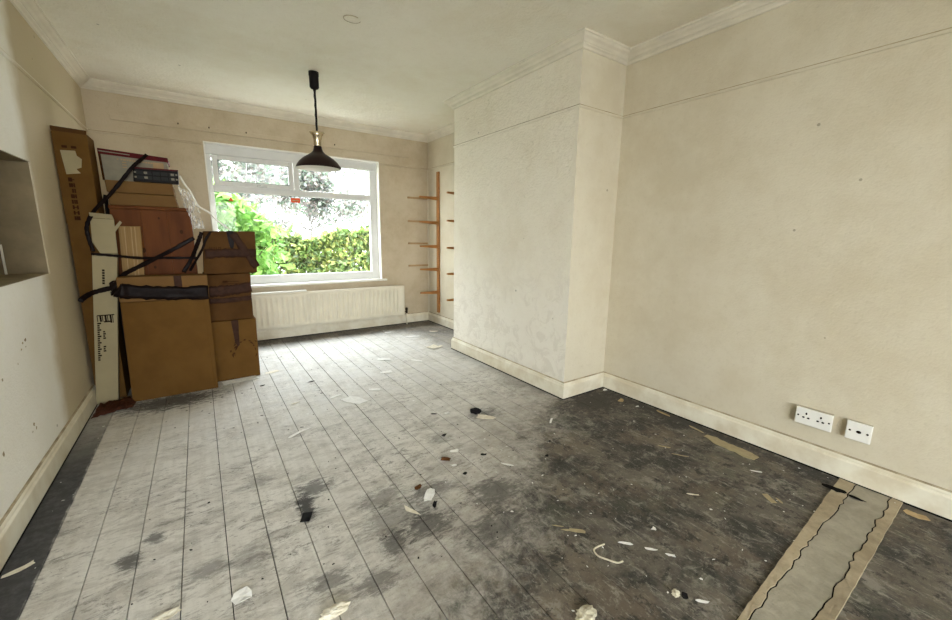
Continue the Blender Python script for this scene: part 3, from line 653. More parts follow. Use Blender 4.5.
for k in range(6):
    z = 0.975 - k * 0.018; plate(bm, lean_x(z) + 0.050, lean_x(z) + 0.063, z - 0.013, z, YT)
link('printing', bm, 'ink', t)['kind'] = 'stuff'

# pine board and pine chest
t = base_at_bottom(link('pine_plank', hexbox([(-0.462, 1.276), (-0.340, 1.276), (-0.392, 0.0), (-0.512, 0.0)], 3.866, 0.026, 0.003), 'plank')); tag(t, 'short pale grooved pine board upright between the white carton and the pine chest', 'board')
bm = bmesh.new()
for f in (0.25, 0.55, 0.72): quad_plate(bm, [(-0.462 + 0.122 * f, 1.272), (-0.457 + 0.122 * f, 1.272), (-0.507 + 0.120 * f, 0.01), (-0.512 + 0.120 * f, 0.01)], 3.8655, 0.0008)
link('groove', bm, 'bearer', t)
t = thing('pine_chest', 'orange varnished pine chest with dark knots behind the big flat carton', 'chest', (-0.26, 4.17, 0.0))
link('carcass', B(-0.508, -0.026, 3.952, 4.38, 0.0, 1.400, 0.004), 'pine', t)
link('top', B(-0.512, -0.014, 3.944, 4.39, 1.401, 1.425, 0.006), 'pine', t)
for k, (a, b) in enumerate(((-0.506, -0.335), (-0.333, -0.180), (-0.178, -0.028))): link('front_board', B(a, b, 3.945, 3.953, 0.006, 1.398, 0.0015), 'pine', t)
for (kx, kz, r) in ((-0.10, 1.24, 0.016), (-0.345, 1.10, 0.020), (-0.09, 1.17, 0.010), (-0.29, 0.97, 0.012), (-0.23, 1.34, 0.009), (-0.06, 0.99, 0.012)):
    bm = bmesh.new(); vs = [bm.verts.new((kx + r * 0.7 * math.cos(a * math.pi / 7), 3.9442, kz + r * math.sin(a * math.pi / 7))) for a in range(14)]; bm.faces.new(vs); link('knot', bm, 'ink_brown', t)

bm = bmesh.new(); rq = random.Random(6)  # black bag, carried down to the floor to block light between boxes
prof_bag = [(0.0, 1.0), (0.4, 0.97), (0.8, 1.0), (1.15, 0.92), (1.32, 0.75), (1.42, 0.55), (1.47, 0.7), (1.50, 0.5)]; rings = []
for bz, k in prof_bag:
    rings.append([bm.verts.new((-0.5325 + 0.0175 * k * math.cos(a * math.pi / 10) * (0.9 + 0.1 * rq.random()), 4.06 + 0.11 * k * math.sin(a * math.pi / 10) * (0.85 + 0.15 * rq.random()), bz)) for a in range(20)])
for p, q in zip(rings, rings[1:]):
    for k in range(20): bm.faces.new((p[k], p[(k + 1) % 20], q[(k + 1) % 20], q[k]))
bm.faces.new(list(reversed(rings[0]))); bm.faces.new(rings[-1])
bmesh.ops.recalc_face_normals(bm, faces=bm.faces)
tag(base_at_bottom(link('black_bag', bm, 'soot', None, True)), 'rolled black plastic bag wedged between the tall box and the pine chest', 'bag')
# cartons stacked on the chest
o = tag(base_at_bottom(link('cardboard_box', hexbox([(-0.500, 1.514), (-0.117, 1.512), (-0.100, 1.427), (-0.505, 1.427)], 3.958, 0.36, 0.006), 'card_lt')), 'flat light brown cardboard box lying directly on top of the pine chest', 'box')
o = tag(base_at_bottom(link('cardboard_box', hexbox([(-0.512, 1.602), (-0.121, 1.600), (-0.117, 1.516), (-0.508, 1.518)], 3.962, 0.34, 0.006), 'card_lt')), 'wide light brown cardboard box under the maroon-edged box and black case', 'box')
t = thing('printed_box', 'grey-white printed flat box with maroon edges on top of the heap', 'box', (-0.335, 4.2, 1.604))
link('body', hexbox([(-0.531, 1.800), (-0.142, 1.780), (-0.142, 1.605), (-0.530, 1.605)], 4.052, 0.26, 0.005), 'game', t)
link('lid', hexbox([(-0.537, 1.828), (-0.134, 1.802), (-0.134, 1.768), (-0.537, 1.789)], 4.047, 0.27, 0.004), 'maroon', t)
bm = bmesh.new(); quad_plate(bm, [(-0.536, 1.790), (-0.522, 1.789), (-0.518, 1.607), (-0.531, 1.607)], 4.050, 0.003); link('edge_strip', bm, 'ink_brown', t)
bm = bmesh.new(); quad_plate(bm, [(-0.53, 1.812), (-0.36, 1.801), (-0.36, 1.795), (-0.53, 1.805)], 4.0462, 0.001); link('pale_stripe', bm, 'game', t)
bm = bmesh.new(); rr = random.Random(8); x0 = -0.415
while x0 < -0.24:
    w = rr.uniform(0.006, 0.018); plate(bm, x0, x0 + w, 1.756 - 0.05 * (x0 + 0.415), 1.766 - 0.05 * (x0 + 0.415), 4.0512, 0.001); x0 += w + 0.004
box(bm, -0.435, -0.428, 4.0502, 4.0512, 1.757, 1.766)
for k in range(3): plate(bm, -0.41, -0.385, 1.738 - k * 0.018, 1.746 - k * 0.018, 4.0512, 0.001)
plate(bm, -0.23, -0.165, 1.715, 1.760, 4.0512, 0.0008)
link('printing', bm, 'bearer', t)['kind'] = 'stuff'
t = thing('black_case', 'small black case with two rows of slots on the light brown carton', 'case', (-0.213, 3.985, 1.603))
link('body', hexbox([(-0.346, 1.702), (-0.077, 1.705), (-0.081, 1.604), (-0.352, 1.604)], 3.968, 0.07, 0.006), 'black', t)
bm = bmesh.new()
for r0, r1 in ((1.657, 1.683), (1.622, 1.648)):
    for k in range(5): plate(bm, -0.330 + k * 0.048, -0.288 + k * 0.048, r0, r1, 3.9675, 0.003)
link('slots', bm, 'gasket', t)
for cx in (-0.275, -0.115):
    for z in (1.670, 1.636): link('clip', B(cx - 0.010, cx + 0.010, 3.961, 3.9645, z - 0.008, z + 0.008, 0.001), 'game', t)
for cx in (-0.335, -0.090):
    for z in (1.670, 1.636): link('catch', B(cx - 0.006, cx + 0.006, 3.961, 3.9645, z - 0.006, z + 0.006, 0.001), 'game', t)
bm = bmesh.new(); quad_plate(bm, [(-0.346, 1.706), (-0.076, 1.709), (-0.076, 1.699), (-0.346, 1.696)], 3.9675, 0.004); link('rim', bm, 'maroon', t)

# big flat carton at the front
t = thing('flat_cardboard_box', 'large flat brown cardboard box standing on edge at the front of the heap', 'box', (-0.23, 3.77, 0.0))
link('body', hexbox([(-0.493, 0.742), (0.026, 0.742), (0.026, 0.0), (-0.508, 0.0)], 3.700, 0.145, 0.008), 'card', t)
link('lid', hexbox([(-0.496, 0.922), (0.034, 0.918), (0.033, 0.742), (-0.495, 0.744)], 3.698, 0.148, 0.007), 'card_lt', t)
link('side_crease', hexbox([(-0.010, 0.738), (0.0265, 0.738), (0.0265, 0.004), (0.004, 0.004)], 3.6975, 0.012, 0.003), 'card', t)
link('tape', B(-0.175, -0.128, 3.695, 3.6975, 0.750, 0.921), 'tape', t)
# stack of three behind it
t = thing('cardboard_box', 'brown cardboard box on the floor, lowest of the stack nearest the radiator', 'box', (0.19, 4.05, 0.0))
link('body', hexbox([(0.008, 0.514), (0.350, 0.518), (0.347, 0.0), (0.008, 0.0)], 3.852, 0.38, 0.008), 'card', t)
bm = bmesh.new(); quad_plate(bm, [(0.165, 0.515), (0.218, 0.515), (0.212, 0.300), (0.198, 0.285), (0.180, 0.320)], 3.8515, 0.002); link('tape', bm, 'tape', t)
bm = bmesh.new(); r9 = random.Random(21)                             # scuffs, swept round as in a wet smear
for k in range(26):
    a = r9.uniform(-0.6, 3.4); R = r9.uniform(0.07, 0.115); cx, cz = 0.255 + R * math.cos(a), 0.235 + R * math.sin(a)
    if not (0.05 < cx < 0.335): continue
    L, W = r9.uniform(0.008, 0.022), r9.uniform(0.003, 0.007); d = (-math.sin(a), math.cos(a)); nn = (math.cos(a), math.sin(a))
    quad_plate(bm, [(cx + d[0] * L, cz + d[1] * L), (cx + nn[0] * W, cz + nn[1] * W), (cx - d[0] * L, cz - d[1] * L), (cx - nn[0] * W, cz - nn[1] * W)], 3.8515, 0.0008)
link('scuffs', bm, 'ink_brown', t)['kind'] = 'stuff'
t = thing('cardboard_box', 'dark brown taped cardboard box in the middle of the stack nearest the radiator', 'box', (0.18, 4.05, 0.519))
link('body', hexbox([(0.006, 0.690), (0.334, 0.692), (0.334, 0.520), (0.008, 0.520)], 3.854, 0.36, 0.007), 'card_red', t)
link('lid', hexbox([(0.006, 0.902), (0.340, 0.904), (0.333, 0.692), (0.006, 0.692)], 3.852, 0.364, 0.007), 'card_red', t)
bm = bmesh.new(); ribbon(bm, [(0.033, 3.852, 0.765), (0.12, 3.850, 0.768), (0.22, 3.850, 0.775), (0.336, 3.850, 0.790)], 0.085, 0.002, wrinkle=0.004); link('tape', bm, 'tape', t, True)
bm = bmesh.new(); ribbon(bm, [(0.033, 3.852, 0.690), (0.15, 3.850, 0.688), (0.330, 3.850, 0.698)], 0.04, 0.002, wrinkle=0.003); link('tape', bm, 'tape', t, True)
bm = bmesh.new(); glyphs(bm, 0.13, 0.25, 0.828, 0.850, 3.852, 1, 5); plate(bm, 0.12, 0.28, 0.822, 0.827, 3.852); link('printing', bm, 'ink_brown', t)['kind'] = 'stuff'
t = thing('cardboard_box', 'dark brown cardboard box on top of the stack, seen against the window', 'box', (0.2, 4.05, 0.908))
link('body', hexbox([(0.040, 1.249), (0.401, 1.252), (0.392, 0.908), (0.014, 0.908)], 3.856, 0.36, 0.008), 'card_red', t)
bm = bmesh.new(); quad_plate(bm, [(0.195, 1.252), (0.245, 1.252), (0.243, 1.15), (0.232, 1.11), (0.215, 1.11), (0.205, 1.16)], 3.8555, 0.002); link('tape', bm, 'film', t)
bm = bmesh.new(); ribbon(bm, [(0.240, 3.855, 1.235), (0.31, 3.8535, 1.10), (0.392, 3.8545, 0.955)], 0.055, 0.0015, wrinkle=0.002); link('tape', bm, 'tape', t, True)
bm = bmesh.new(); ribbon(bm, [(0.036, 3.855, 1.07), (0.20, 3.8535, 1.075), (0.396, 3.8545, 1.072)], 0.070, 0.0015, wrinkle=0.002); link('tape', bm, 'tape', t, True)
bm = bmesh.new()
for k, xx in enumerate((0.07, 0.10, 0.13)):
    plate(bm, xx, xx + 0.005, 1.085, 1.125, 3.8515, 0.001); plate(bm, xx + 0.014, xx + 0.019, 1.085, 1.125, 3.8515, 0.001); plate(bm, xx, xx + 0.019, 1.085 + 0.016 * k, 1.090 + 0.016 * k, 3.8515, 0.001)
link('printing', bm, 'ink_brown', t)['kind'] = 'stuff'

# black film bound round the heap
film = thing('film_wrap', 'black stretch film wound round the whole heap of boxes, knotted at the white carton', 'plastic film', (-0.35, 3.76, 0.70))
def strap(pts, w, label, wr=0.005, fc=(0, -1, 0)):
    bm = bmesh.new(); ribbon(bm, pts, w * 0.72, 0.003, fc, wr); return link('strand', bm, 'film', film, True)
strap([(-0.722, 3.846, 0.750), (-0.700, 3.838, 0.775), (-0.640, 3.772, 0.815), (-0.575, 3.766, 0.835), (-0.515, 3.762, 0.850)], 0.044, 'black film strap from the wall across the white carton to the knot')
strap([(-0.515, 3.760, 0.856), (-0.485, 3.770, 0.905), (-0.451, 3.800, 0.942), (-0.366, 3.852, 0.990), (-0.186, 3.930, 1.093), (-0.023, 3.938, 1.194)], 0.040, 'black film strap rising diagonally from the knot across the pine chest')
strap([(-0.612, 3.772, 1.085), (-0.540, 3.770, 1.076), (-0.476, 3.774, 1.067), (-0.359, 3.850, 1.047), (-0.18, 3.936, 1.040), (-0.012, 3.938, 1.035)], 0.026, 'black film strap running level across the white carton and pine chest')
strap([(-0.257, 4.042, 1.812), (-0.30, 3.99, 1.757), (-0.351, 3.95, 1.692), (-0.476, 3.945, 1.515), (-0.568, 3.80, 1.372), (-0.612, 3.778, 1.27), (-0.612, 3.776, 1.19), (-0.600, 3.774, 1.10)], 0.032, 'black film strap slanting down from the maroon-edged box to the white carton')
strap([(-0.515, 3.756, 0.850), (-0.498, 3.705, 0.838), (-0.465, 3.692, 0.826), (-0.321, 3.690, 0.806), (-0.149, 3.690, 0.790), (0.030, 3.692, 0.785)], 0.135, 'wide shiny black film band across the front of the big flat carton', 0.008)
strap([(0.030, 3.848, 1.240), (-0.005, 3.87, 1.15), (-0.051, 3.93, 1.040), (-0.117, 3.938, 0.925)], 0.038, 'twisted black film strand hanging between the pine chest and the top box', 0.012)
strap([(0.090, 3.850, 1.245), (0.050, 3.846, 1.18), (0.018, 3.85, 1.10), (-0.075, 3.936, 0.935)], 0.026, 'narrow black film strand pulled across the corner of the top box', 0.010)
bm = bmesh.new(); bmesh.ops.create_icosphere(bm, subdivisions=3, radius=0.034); rk = random.Random(2)
for v in bm.verts: v.co = Vector((v.co.x * 0.9, v.co.y * 0.45, v.co.z * 1.25)) * (0.8 + 0.4 * rk.random()) + Vector((-0.513, 3.757, 0.852))
link('knot', bm, 'film', film)
# white cable and clear sheet to the right of the chest
bm = bmesh.new(); tube(bm, [(-0.068, 3.905, 1.660), (-0.043, 3.902, 1.60), (-0.013, 3.900, 1.549), (0.027, 3.898, 1.445), (0.094, 3.898, 1.395), (0.149, 3.90, 1.33), (0.230, 3.90, 1.260)], 0.0065, 8, 5)
tag(base_at_bottom(link('white_cable', bm, 'cable', None, True)), 'white cable slanting from the black case down onto the top box', 'cable')
bm = bmesh.new(); n = 16; rc2 = random.Random(11); g_ = []
for i in range(n + 1):
    row = []
    for j in range(n + 1):
        u, v = i / n, j / n
        top = Vector((-0.095 + 0.11 * u, 3.930, 1.60 - 0.09 * u)); bot = Vector((-0.02 + 0.075 * u, 3.922, 1.266))
        p = top.lerp(bot, v) + Vector((rc2.uniform(-0.006, 0.006), rc2.uniform(-0.006, 0.006) + 0.006 * math.sin(9 * u + 4 * v), rc2.uniform(-0.006, 0.006)))
        row.append(bm.verts.new(p))
    g_.append(row)
for i in range(n):
    for j in range(n): bm.faces.new((g_[i][j], g_[i + 1][j], g_[i + 1][j + 1], g_[i][j + 1]))
tag(base_at_bottom(link('plastic_sheet', bm, 'clear')), 'crumpled clear plastic sheet hanging beside the pine chest', 'plastic sheet')

# rust-brown crumpled sheet at the foot of the white carton
bm = bmesh.new(); n = 14; rc3 = random.Random(4); g_ = []
for i in range(n + 1):
    row = []
    for j in range(n + 1):
        u, v = i / n, j / n
        px = -0.700 + 0.215 * u; py = 3.50 + 0.10 * u + v * (0.265 - 0.09 * u)
        e = min(u, 1 - u, v, 1 - v); px += rc3.uniform(-0.006, 0.006); py += rc3.uniform(-0.010, 0.010)
        row.append(bm.verts.new((px, py, 0.003 + (0.030 if e > 0 else 0.006) * rc3.random())))
    g_.append(row)
for i in range(n):
    for j in range(n): bm.faces.new((g_[i][j], g_[i + 1][j], g_[i + 1][j + 1], g_[i][j + 1]))
tag(base_at_bottom(link('crumpled_sheet', bm, 'cloth', None, True)), 'crumpled rust-brown sheet on the floor at the foot of the white carton', 'sheet')

# ------------------------------------------------------------------ litter on the floor
def torn(name, x, y, L, W, rot, mat, label, cat, seed, curl, jag, z, group):
    r = random.Random(seed * 31 + 7); bm = bmesh.new(); n = r.choice((7, 8, 9, 10)) if max(L, W) > 0.03 else 6
    ca, sa = math.cos(rot), math.sin(rot); t = 0.0015; bend = r.uniform(-1, 1)
    def P(u, v):
        px, py = u * L / 2, v * W / 2; h = 0.5 * curl * (0.15 + 0.85 * abs(math.sin(1.6 * u + bend))) + r.uniform(0, 0.35 * curl)
        return Vector((x + px * ca - py * sa, y + px * sa + py * ca, z + h))
    out = []
    for k in range(n):
        a = 2 * math.pi * (k + r.uniform(-0.3, 0.3)) / n; q = 1 / max(abs(math.cos(a)), abs(math.sin(a))); q = min(q, 1.25) * r.uniform(1 - jag * 1.2, 1.0)
        out.append((q * math.cos(a), q * math.sin(a)))
    if jag <= 0.15: out = [(-1, -0.9), (0, -1), (1, -0.96), (1, 0), (0.94, 1), (0, 0.95), (-1, 1), (-0.95, 0)]; n = 8
    inn = [(u * 0.5 + r.uniform(-0.08, 0.08), v * 0.5) for u, v in out]
    rings = []
    for dz in (t, 0.0):
        st = r.getstate(); o_ = [bm.verts.new(P(u, v) + Vector((0, 0, dz))) for u, v in out]; i_ = [bm.verts.new(P(u, v) + Vector((0, 0, dz))) for u, v in inn]; c_ = bm.verts.new(P(0, 0) + Vector((0, 0, dz)))
        if dz: r.setstate(st)
        for k in range(n):
            j = (k + 1) % n; bm.faces.new((o_[k], o_[j], i_[j], i_[k])); bm.faces.new((i_[k], i_[j], c_))
        rings.append(o_)
    for k in range(n):
        j = (k + 1) % n; bm.faces.new((rings[0][k], rings[0][j], rings[1][j], rings[1][k]))
    bmesh.ops.recalc_face_normals(bm, faces=bm.faces)
    return tag(base_at_bottom(link(name, bm, mat)), label, cat, group)
def scrap(name, x, y, L, W, rot, mat, label, cat, seed, curl=0.008, jag=0.35, z=0.0006, group=None, corr=0.0):
    """torn flat piece with ragged edge, slight curl and real thickness"""
    if not corr: return torn(name, x, y, L, W, rot, mat, label, cat, seed, curl, jag, z, group)
    r = random.Random(seed); bm = bmesh.new(); nx, ny = (12, 5) if L > 2 * W else (7, 7)
    top = []; ca, sa = math.cos(rot), math.sin(rot); ph = r.uniform(0, 6); edge = [r.uniform(1 - jag, 1) for _ in range(nx + 1)]; edge2 = [r.uniform(1 - jag, 1) for _ in range(nx + 1)]
    if jag > 0.2:
        ta, tb = r.uniform(0.25, 1), r.uniform(0.25, 1)
        for i in range(nx + 1):
            q = i / nx; k = min(1, ta + 3 * q, tb + 3 * (1 - q)); edge[i] *= k; edge2[i] *= min(1, ta + 2 * q, tb + 4 * (1 - q))
    t = 0.0018
    for i in range(nx + 1):
        row = []
        for j in range(ny + 1):
            u = i / nx * 2 - 1; v = j / ny * 2 - 1
            px = u * L / 2 + r.uniform(-1, 1) * jag * L * 0.03; py = v * W / 2 * (edge[i] if v > 0 else edge2[i])
            h = 0.6 * curl * (0.5 + 0.5 * math.sin(2.0 * u + 0.35 * v + ph)) * (0.4 + 0.6 * max(abs(u), abs(v))) + r.uniform(0, curl * 0.12)
            if corr: h += corr * (0.5 + 0.5 * math.sin(u * L / 2 / 0.0035))
            row.append(Vector((x + px * ca - py * sa, y + px * sa + py * ca, z + h)))
        top.append(row)
    a = [[bm.verts.new(p + Vector((0, 0, t))) for p in row] for row in top]; b = [[bm.verts.new(p) for p in row] for row in top]
    for i in range(nx):
        for j in range(ny):
            bm.faces.new((a[i][j], a[i + 1][j], a[i + 1][j + 1], a[i][j + 1])); bm.faces.new((b[i][j], b[i][j + 1], b[i + 1][j + 1], b[i + 1][j]))
    for i in range(nx):
        for j in (0, ny): bm.faces.new((a[i][j], a[i + 1][j], b[i + 1][j], b[i][j]))
    for j in range(ny):
        for i in (0, nx): bm.faces.new((a[i][j], a[i][j + 1], b[i][j + 1], b[i][j]))
    bmesh.ops.recalc_face_normals(bm, faces=bm.faces)
    o = base_at_bottom(link(name, bm, mat)); return tag(o, label, cat, group)
def lump(name, x, y, rx, ry, rz, mat, label, cat, seed):
    r = random.Random(seed); bm = bmesh.new(); bmesh.ops.create_icosphere(bm, subdivisions=3, radius=1.0)
    for v in bm.verts:
        k = 0.72 + 0.42 * r.random(); v.co = Vector((x + v.co.x * rx * k, y + v.co.y * ry * k, max(0.0006, rz * 0.75 + v.co.z * rz * k)))
    o = base_at_bottom(link(name, bm, mat)); return tag(o, label, cat)
PS = 'paper scraps littering the floor'
scrap('wood_chip', -0.655, 2.005, 0.105, 0.034, 0.55, 'paper', 'cream splinter lying on the dark floor border by the skirting', 'wood chip', 1, 0.008)
scrap('paper_scrap', 0.013, 1.415, 0.068, 0.062, 0.4, 'paper_white', 'crumpled white paper scrap alone on the pale boards nearest the camera', 'paper', 2, 0.016, group=PS)
lump('plaster_lump', 0.262, 1.182, 0.052, 0.022, 0.012, 'paper', 'crumpled cream paper lump at the bottom edge of the view', 'paper', 3)
scrap('paper_scrap', -0.200, 1.472, 0.085, 0.038, 0.15, 'paper', 'cream scrap with dark torn edge cut by the frame bottom', 'paper', 4, 0.012, group=PS)
scrap('black_scrap', 0.283, 1.715, 0.062, 0.042, 1.15, 'soot', 'square black scrap at the tip of a black smear', 'black scrap', 5, 0.005, 0.12)
scrap('paper_scrap', 0.806, 1.545, 0.105, 0.055, 0.9, 'paper_white', 'torn white paper scrap beside brown leaf flakes amid the boards', 'paper', 6, 0.014, group=PS)
scrap('paper_scrap', 0.690, 1.495, 0.110, 0.028, -1.15, 'paper', 'long cream strip of paper pointing at the torn scrap with leaf flakes', 'paper', 7, 0.006, group=PS)
scrap('dry_leaf', 0.788, 1.630, 0.065, 0.032, 0.6, 'leaf', 'dark brown leaf flake at the edge of a torn white scrap', 'leaf', 8, 0.016)
scrap('black_scrap', 0.800, 1.475, 0.060, 0.022, 0.9, 'soot', 'black flake touching the torn white scrap with leaf flakes', 'black scrap', 9, 0.012)
scrap('dry_leaf', 1.035, 1.770, 0.065, 0.040, -0.6, 'leaf', 'curled brown dry leaf next to small white paper bits', 'leaf', 10, 0.018)
scrap('paper_scrap', 1.043, 1.702, 0.045, 0.025, -0.5, 'paper_white', 'small white bit at the tip of the curled brown leaf', 'paper', 11, 0.006, group=PS)
scrap('paper_scrap', 1.122, 1.825, 0.065, 0.036, -0.4, 'paper_white', 'white scrap just behind the curled brown leaf', 'paper', 12, 0.010, group=PS)
scrap('black_scrap', 1.163, 2.022, 0.042, 0.024, 0.3, 'soot', 'small black bit behind the curled leaf and white scraps', 'black scrap', 13, 0.010)
lump('black_rag', 1.525, 2.196, 0.045, 0.045, 0.014, 'soot', 'crumpled black lump on pale torn paper in mid floor', 'rag', 14)
scrap('paper_scrap', 1.535, 2.085, 0.19, 0.075, -0.8, 'paper', 'pale torn paper under the crumpled black lump', 'paper', 15, 0.004, group=PS)
scrap('paper_scrap', 1.338, 2.281, 0.052, 0.032, 0.2, 'paper_white', 'white scrap with curled edge near the crumpled black lump', 'paper', 16, 0.012, group=PS)
scrap('black_scrap', 1.255, 2.330, 0.052, 0.016, -0.6, 'soot', 'thin dark sliver beside a curled white scrap', 'black scrap', 17, 0.004)
scrap('paper_scrap', 1.292, 1.549, 0.090, 0.018, -0.95, 'paper_white', 'narrow white strip lying along a board in mid floor', 'paper', 18, 0.006, group=PS)
scrap('black_scrap', 1.245, 1.702, 0.040, 0.022, -0.5, 'soot', 'black flake between the curled leaf and the narrow white strip', 'black scrap', 19, 0.006)
scrap('black_scrap', 1.052, 1.605, 0.034, 0.022, 0.1, 'soot', 'black flake on pale boards in front of the curled leaf', 'black scrap', 20, 0.006)
scrap('black_scrap', 1.536, 1.490, 0.034, 0.026, 0.5, 'soot', 'black pebble-like bit, the one nearer the grimy floor of two', 'black scrap', 21, 0.010)
scrap('black_scrap', 1.667, 1.603, 0.032, 0.020, -0.3, 'soot', 'black bit, the one nearer the chimney breast of two', 'black scrap', 22, 0.008)
scrap('paper_scrap', 1.881, 1.800, 0.090, 0.016, 0.65, 'paper_white', 'thin white strip on grimy floor in front of the chimney breast', 'paper', 23, 0.004, 0.2, group=PS)
scrap('corrugated_strip', 2.545, 0.955, 0.300, 0.092, -1.66, 'straw', 'torn yellowish corrugated cardboard strip along the skirting', 'cardboard', 24, 0.006, 0.25, corr=0.003)
scrap('paper_scrap', 2.598, 1.185, 0.150, 0.020, -1.72, 'straw', 'thin yellowish tail of torn card by the skirting', 'paper', 25, 0.010)
scrap('card_scrap', 2.640, 1.435, 0.120, 0.032, -1.62, 'tan', 'tan card scrap propped along the skirting in the shade', 'cardboard', 26, 0.010)
scrap('paper_scrap', 2.646, 1.948, 0.055, 0.040, 0.7, 'paper_white', 'white scrap in the dark corner by the chimney breast', 'paper', 27, 0.018, group=PS)
scrap('card_scrap', 2.583, 1.749, 0.075, 0.045, 0.2, 'tan', 'pinkish tan scrap on the dark floor by the chimney corner', 'cardboard', 28, 0.010)
scrap('paper_scrap', 2.589, 1.614, 0.050, 0.022, 0.1, 'paper_white', 'small white bit between two tan scraps in the shaded alcove', 'paper', 29, 0.010, group=PS)
scrap('wood_sliver', 2.211, 1.177, 0.085, 0.014, -1.0, 'straw', 'pale splinter on grimy floor opposite the corrugated strip', 'splinter', 30, 0.003, 0.3)
scrap('wood_sliver', 2.196, 1.075, 0.105, 0.008, -1.0, 'straw', 'very thin pale splinter in line with a broader one', 'splinter', 31, 0.002, 0.3)
scrap('card_scrap', 2.180, 0.617, 0.070, 0.028, 0.95, 'straw', 'small straw-yellow oblong chip beside the screed strip', 'chip', 32, 0.004, 0.1)
scrap('card_scrap', 2.202, 0.582, 0.046, 0.012, 0.95, 'straw', 'thin yellowish sliver beside the straw-yellow oblong chip', 'chip', 33, 0.003, 0.2)
scrap('wood_sliver', 1.897, 0.840, 0.065, 0.012, -0.75, 'paper', 'cream splinter in the middle of the grimy floor', 'splinter', 34, 0.004, 0.3)
scrap('wood_sliver', 2.385, 0.755, 0.062, 0.012, -0.9, 'paper_white', 'white sliver in front of the end of the corrugated strip', 'splinter', 35, 0.004, 0.3)
o = scrap('paper_scrap', 1.512, 0.812, 0.030, 0.030, 0.7, 'paper_white', 'tiny white triangular scrap on the dark floor', 'paper', 36, 0.010, 0.6, group=PS)
for i, (a, b, L, rr_, lab) in enumerate(((1.232, 0.985, 0.080, -0.75, 'broad straw-yellow splinter patch where boards turn grimy'), (1.200, 1.012, 0.075, -0.62, 'straw splinter lying just beside the broad yellow one'), (1.180, 1.055, 0.060, -0.70, 'thin straw splinter farthest from the screed strip of three'))):
    scrap('wood_sliver', a, b, L, (0.028, 0.012, 0.008)[i], rr_, 'straw', lab, 'splinter', 37 + i, 0.004, 0.4)
for i, (a, b, L, lab) in enumerate(((1.340, 0.828, 0.070, 'first white flake in a dashed line of three on grime'), (1.398, 0.752, 0.055, 'middle white flake in a dashed line of three on grime'), (1.435, 0.690, 0.045, 'last white flake in a dashed line of three, towards the screed'))):
    scrap('paint_flake', a, b, L, 0.014, -0.85, 'paper_white', lab, 'paint flake', 41 + i, 0.006, 0.4)
bm = bmesh.new(); tube(bm, [(1.262, 0.875, 0.004), (1.205, 0.880, 0.005), (1.190, 0.850, 0.004), (1.205, 0.815, 0.005), (1.225, 0.785, 0.004), (1.250, 0.778, 0.004)], 0.0035, 6, 5)
tag(base_at_bottom(link('string', bm, 'stone', None, True)), 'looped pale string on the grimy floor', 'string')
lump('plaster_lump', 1.278, 0.582, 0.014, 0.014, 0.012, 'stone', 'small pale plaster pebble near the frame bottom beside a black bit', 'plaster', 45)
lump('plaster_lump', 0.950, 0.705, 0.042, 0.030, 0.012, 'stone', 'cream crumbled plaster heap cut by the frame bottom on grime', 'plaster', 46)
scrap('black_scrap', 1.296, 0.560, 0.040, 0.028, 0.4, 'soot', 'black bit next to a pale plaster pebble', 'black scrap', 47, 0.012)
scrap('paint_flake', 1.330, 0.515, 0.050, 0.014, -0.8, 'paper_white', 'white paint flake nearest the near end of the screed strip', 'paint flake', 48, 0.005)
scrap('card_scrap', 2.610, 0.185, 0.090, 0.060, -1.4, 'tan', 'brown card scrap by the skirting beyond the screed strip', 'cardboard', 49, 0.006)
scrap('paper_scrap', 2.655, 0.262, 0.022, 0.018, 0.3, 'paper_white', 'tiny white bit between the skirting and brown card scrap', 'paper', 50, 0.006, group=PS)
scrap('paper_sheet', 0.867, 2.860, 0.235, 0.125, -1.05, 'paper_white', 'largest torn white wallpaper piece in the middle of the far boards', 'paper', 51, 0.006, 0.3, group=PS)
scrap('paper_scrap', 1.075, 2.974, 0.115, 0.060, -0.5, 'paper_white', 'white torn piece with a dark edge beside the largest wallpaper piece', 'paper', 52, 0.010, group=PS)
scrap('paper_scrap', 0.760, 3.010, 0.130, 0.030, 0.35, 'paper_white', 'narrow white torn piece at the box side of the largest wallpaper piece', 'paper', 53, 0.006, group=PS)
scrap('paper_scrap', 0.420, 2.552, 0.200, 0.030, 0.45, 'paper_white', 'long ragged white strip across two boards before the boxes', 'paper', 54, 0.008, 0.5, group=PS)
scrap('paper_scrap', 0.480, 3.038, 0.085, 0.020, 0.35, 'paper', 'small cream strip between the boxes and the largest wallpaper piece', 'paper', 55, 0.008, group=PS)
scrap('paper_sheet', 0.190, 3.792, 0.270, 0.095, 0.14, 'paper_white', 'cream paper sheet under the edge of the lowest stacked box', 'paper', 56, 0.008, 0.15, group=PS)
scrap('paper_sheet', 0.440, 3.880, 0.140, 0.075, 0.3, 'paper', 'faint cream sheet on the floor right of the stacked boxes', 'paper', 57, 0.004, group=PS)['label'] = 'faint cream sheet on the floor between the stacked boxes and radiator'
scrap('black_scrap', 0.681, 3.440, 0.070, 0.018, 0.1, 'soot', 'thin black sliver on the pale boards in front of the radiator', 'black scrap', 58, 0.005)
scrap('black_scrap', 0.330, 3.560, 0.050, 0.020, 0.2, 'soot', 'small black flake in front of the cream sheet at the stacked boxes', 'black scrap', 59, 0.005)
scrap('paper_sheet', 1.439, 3.700, 0.190, 0.100, -0.4, 'paper_white', 'white flaked paper on boards below the middle of the window', 'paper', 60, 0.006, 0.4, group=PS)
scrap('paper_scrap', 1.301, 3.330, 0.140, 0.080, -0.2, 'paper_white', 'white scrap just in front of the flaked paper below the window', 'paper', 61, 0.006, 0.4, group=PS)
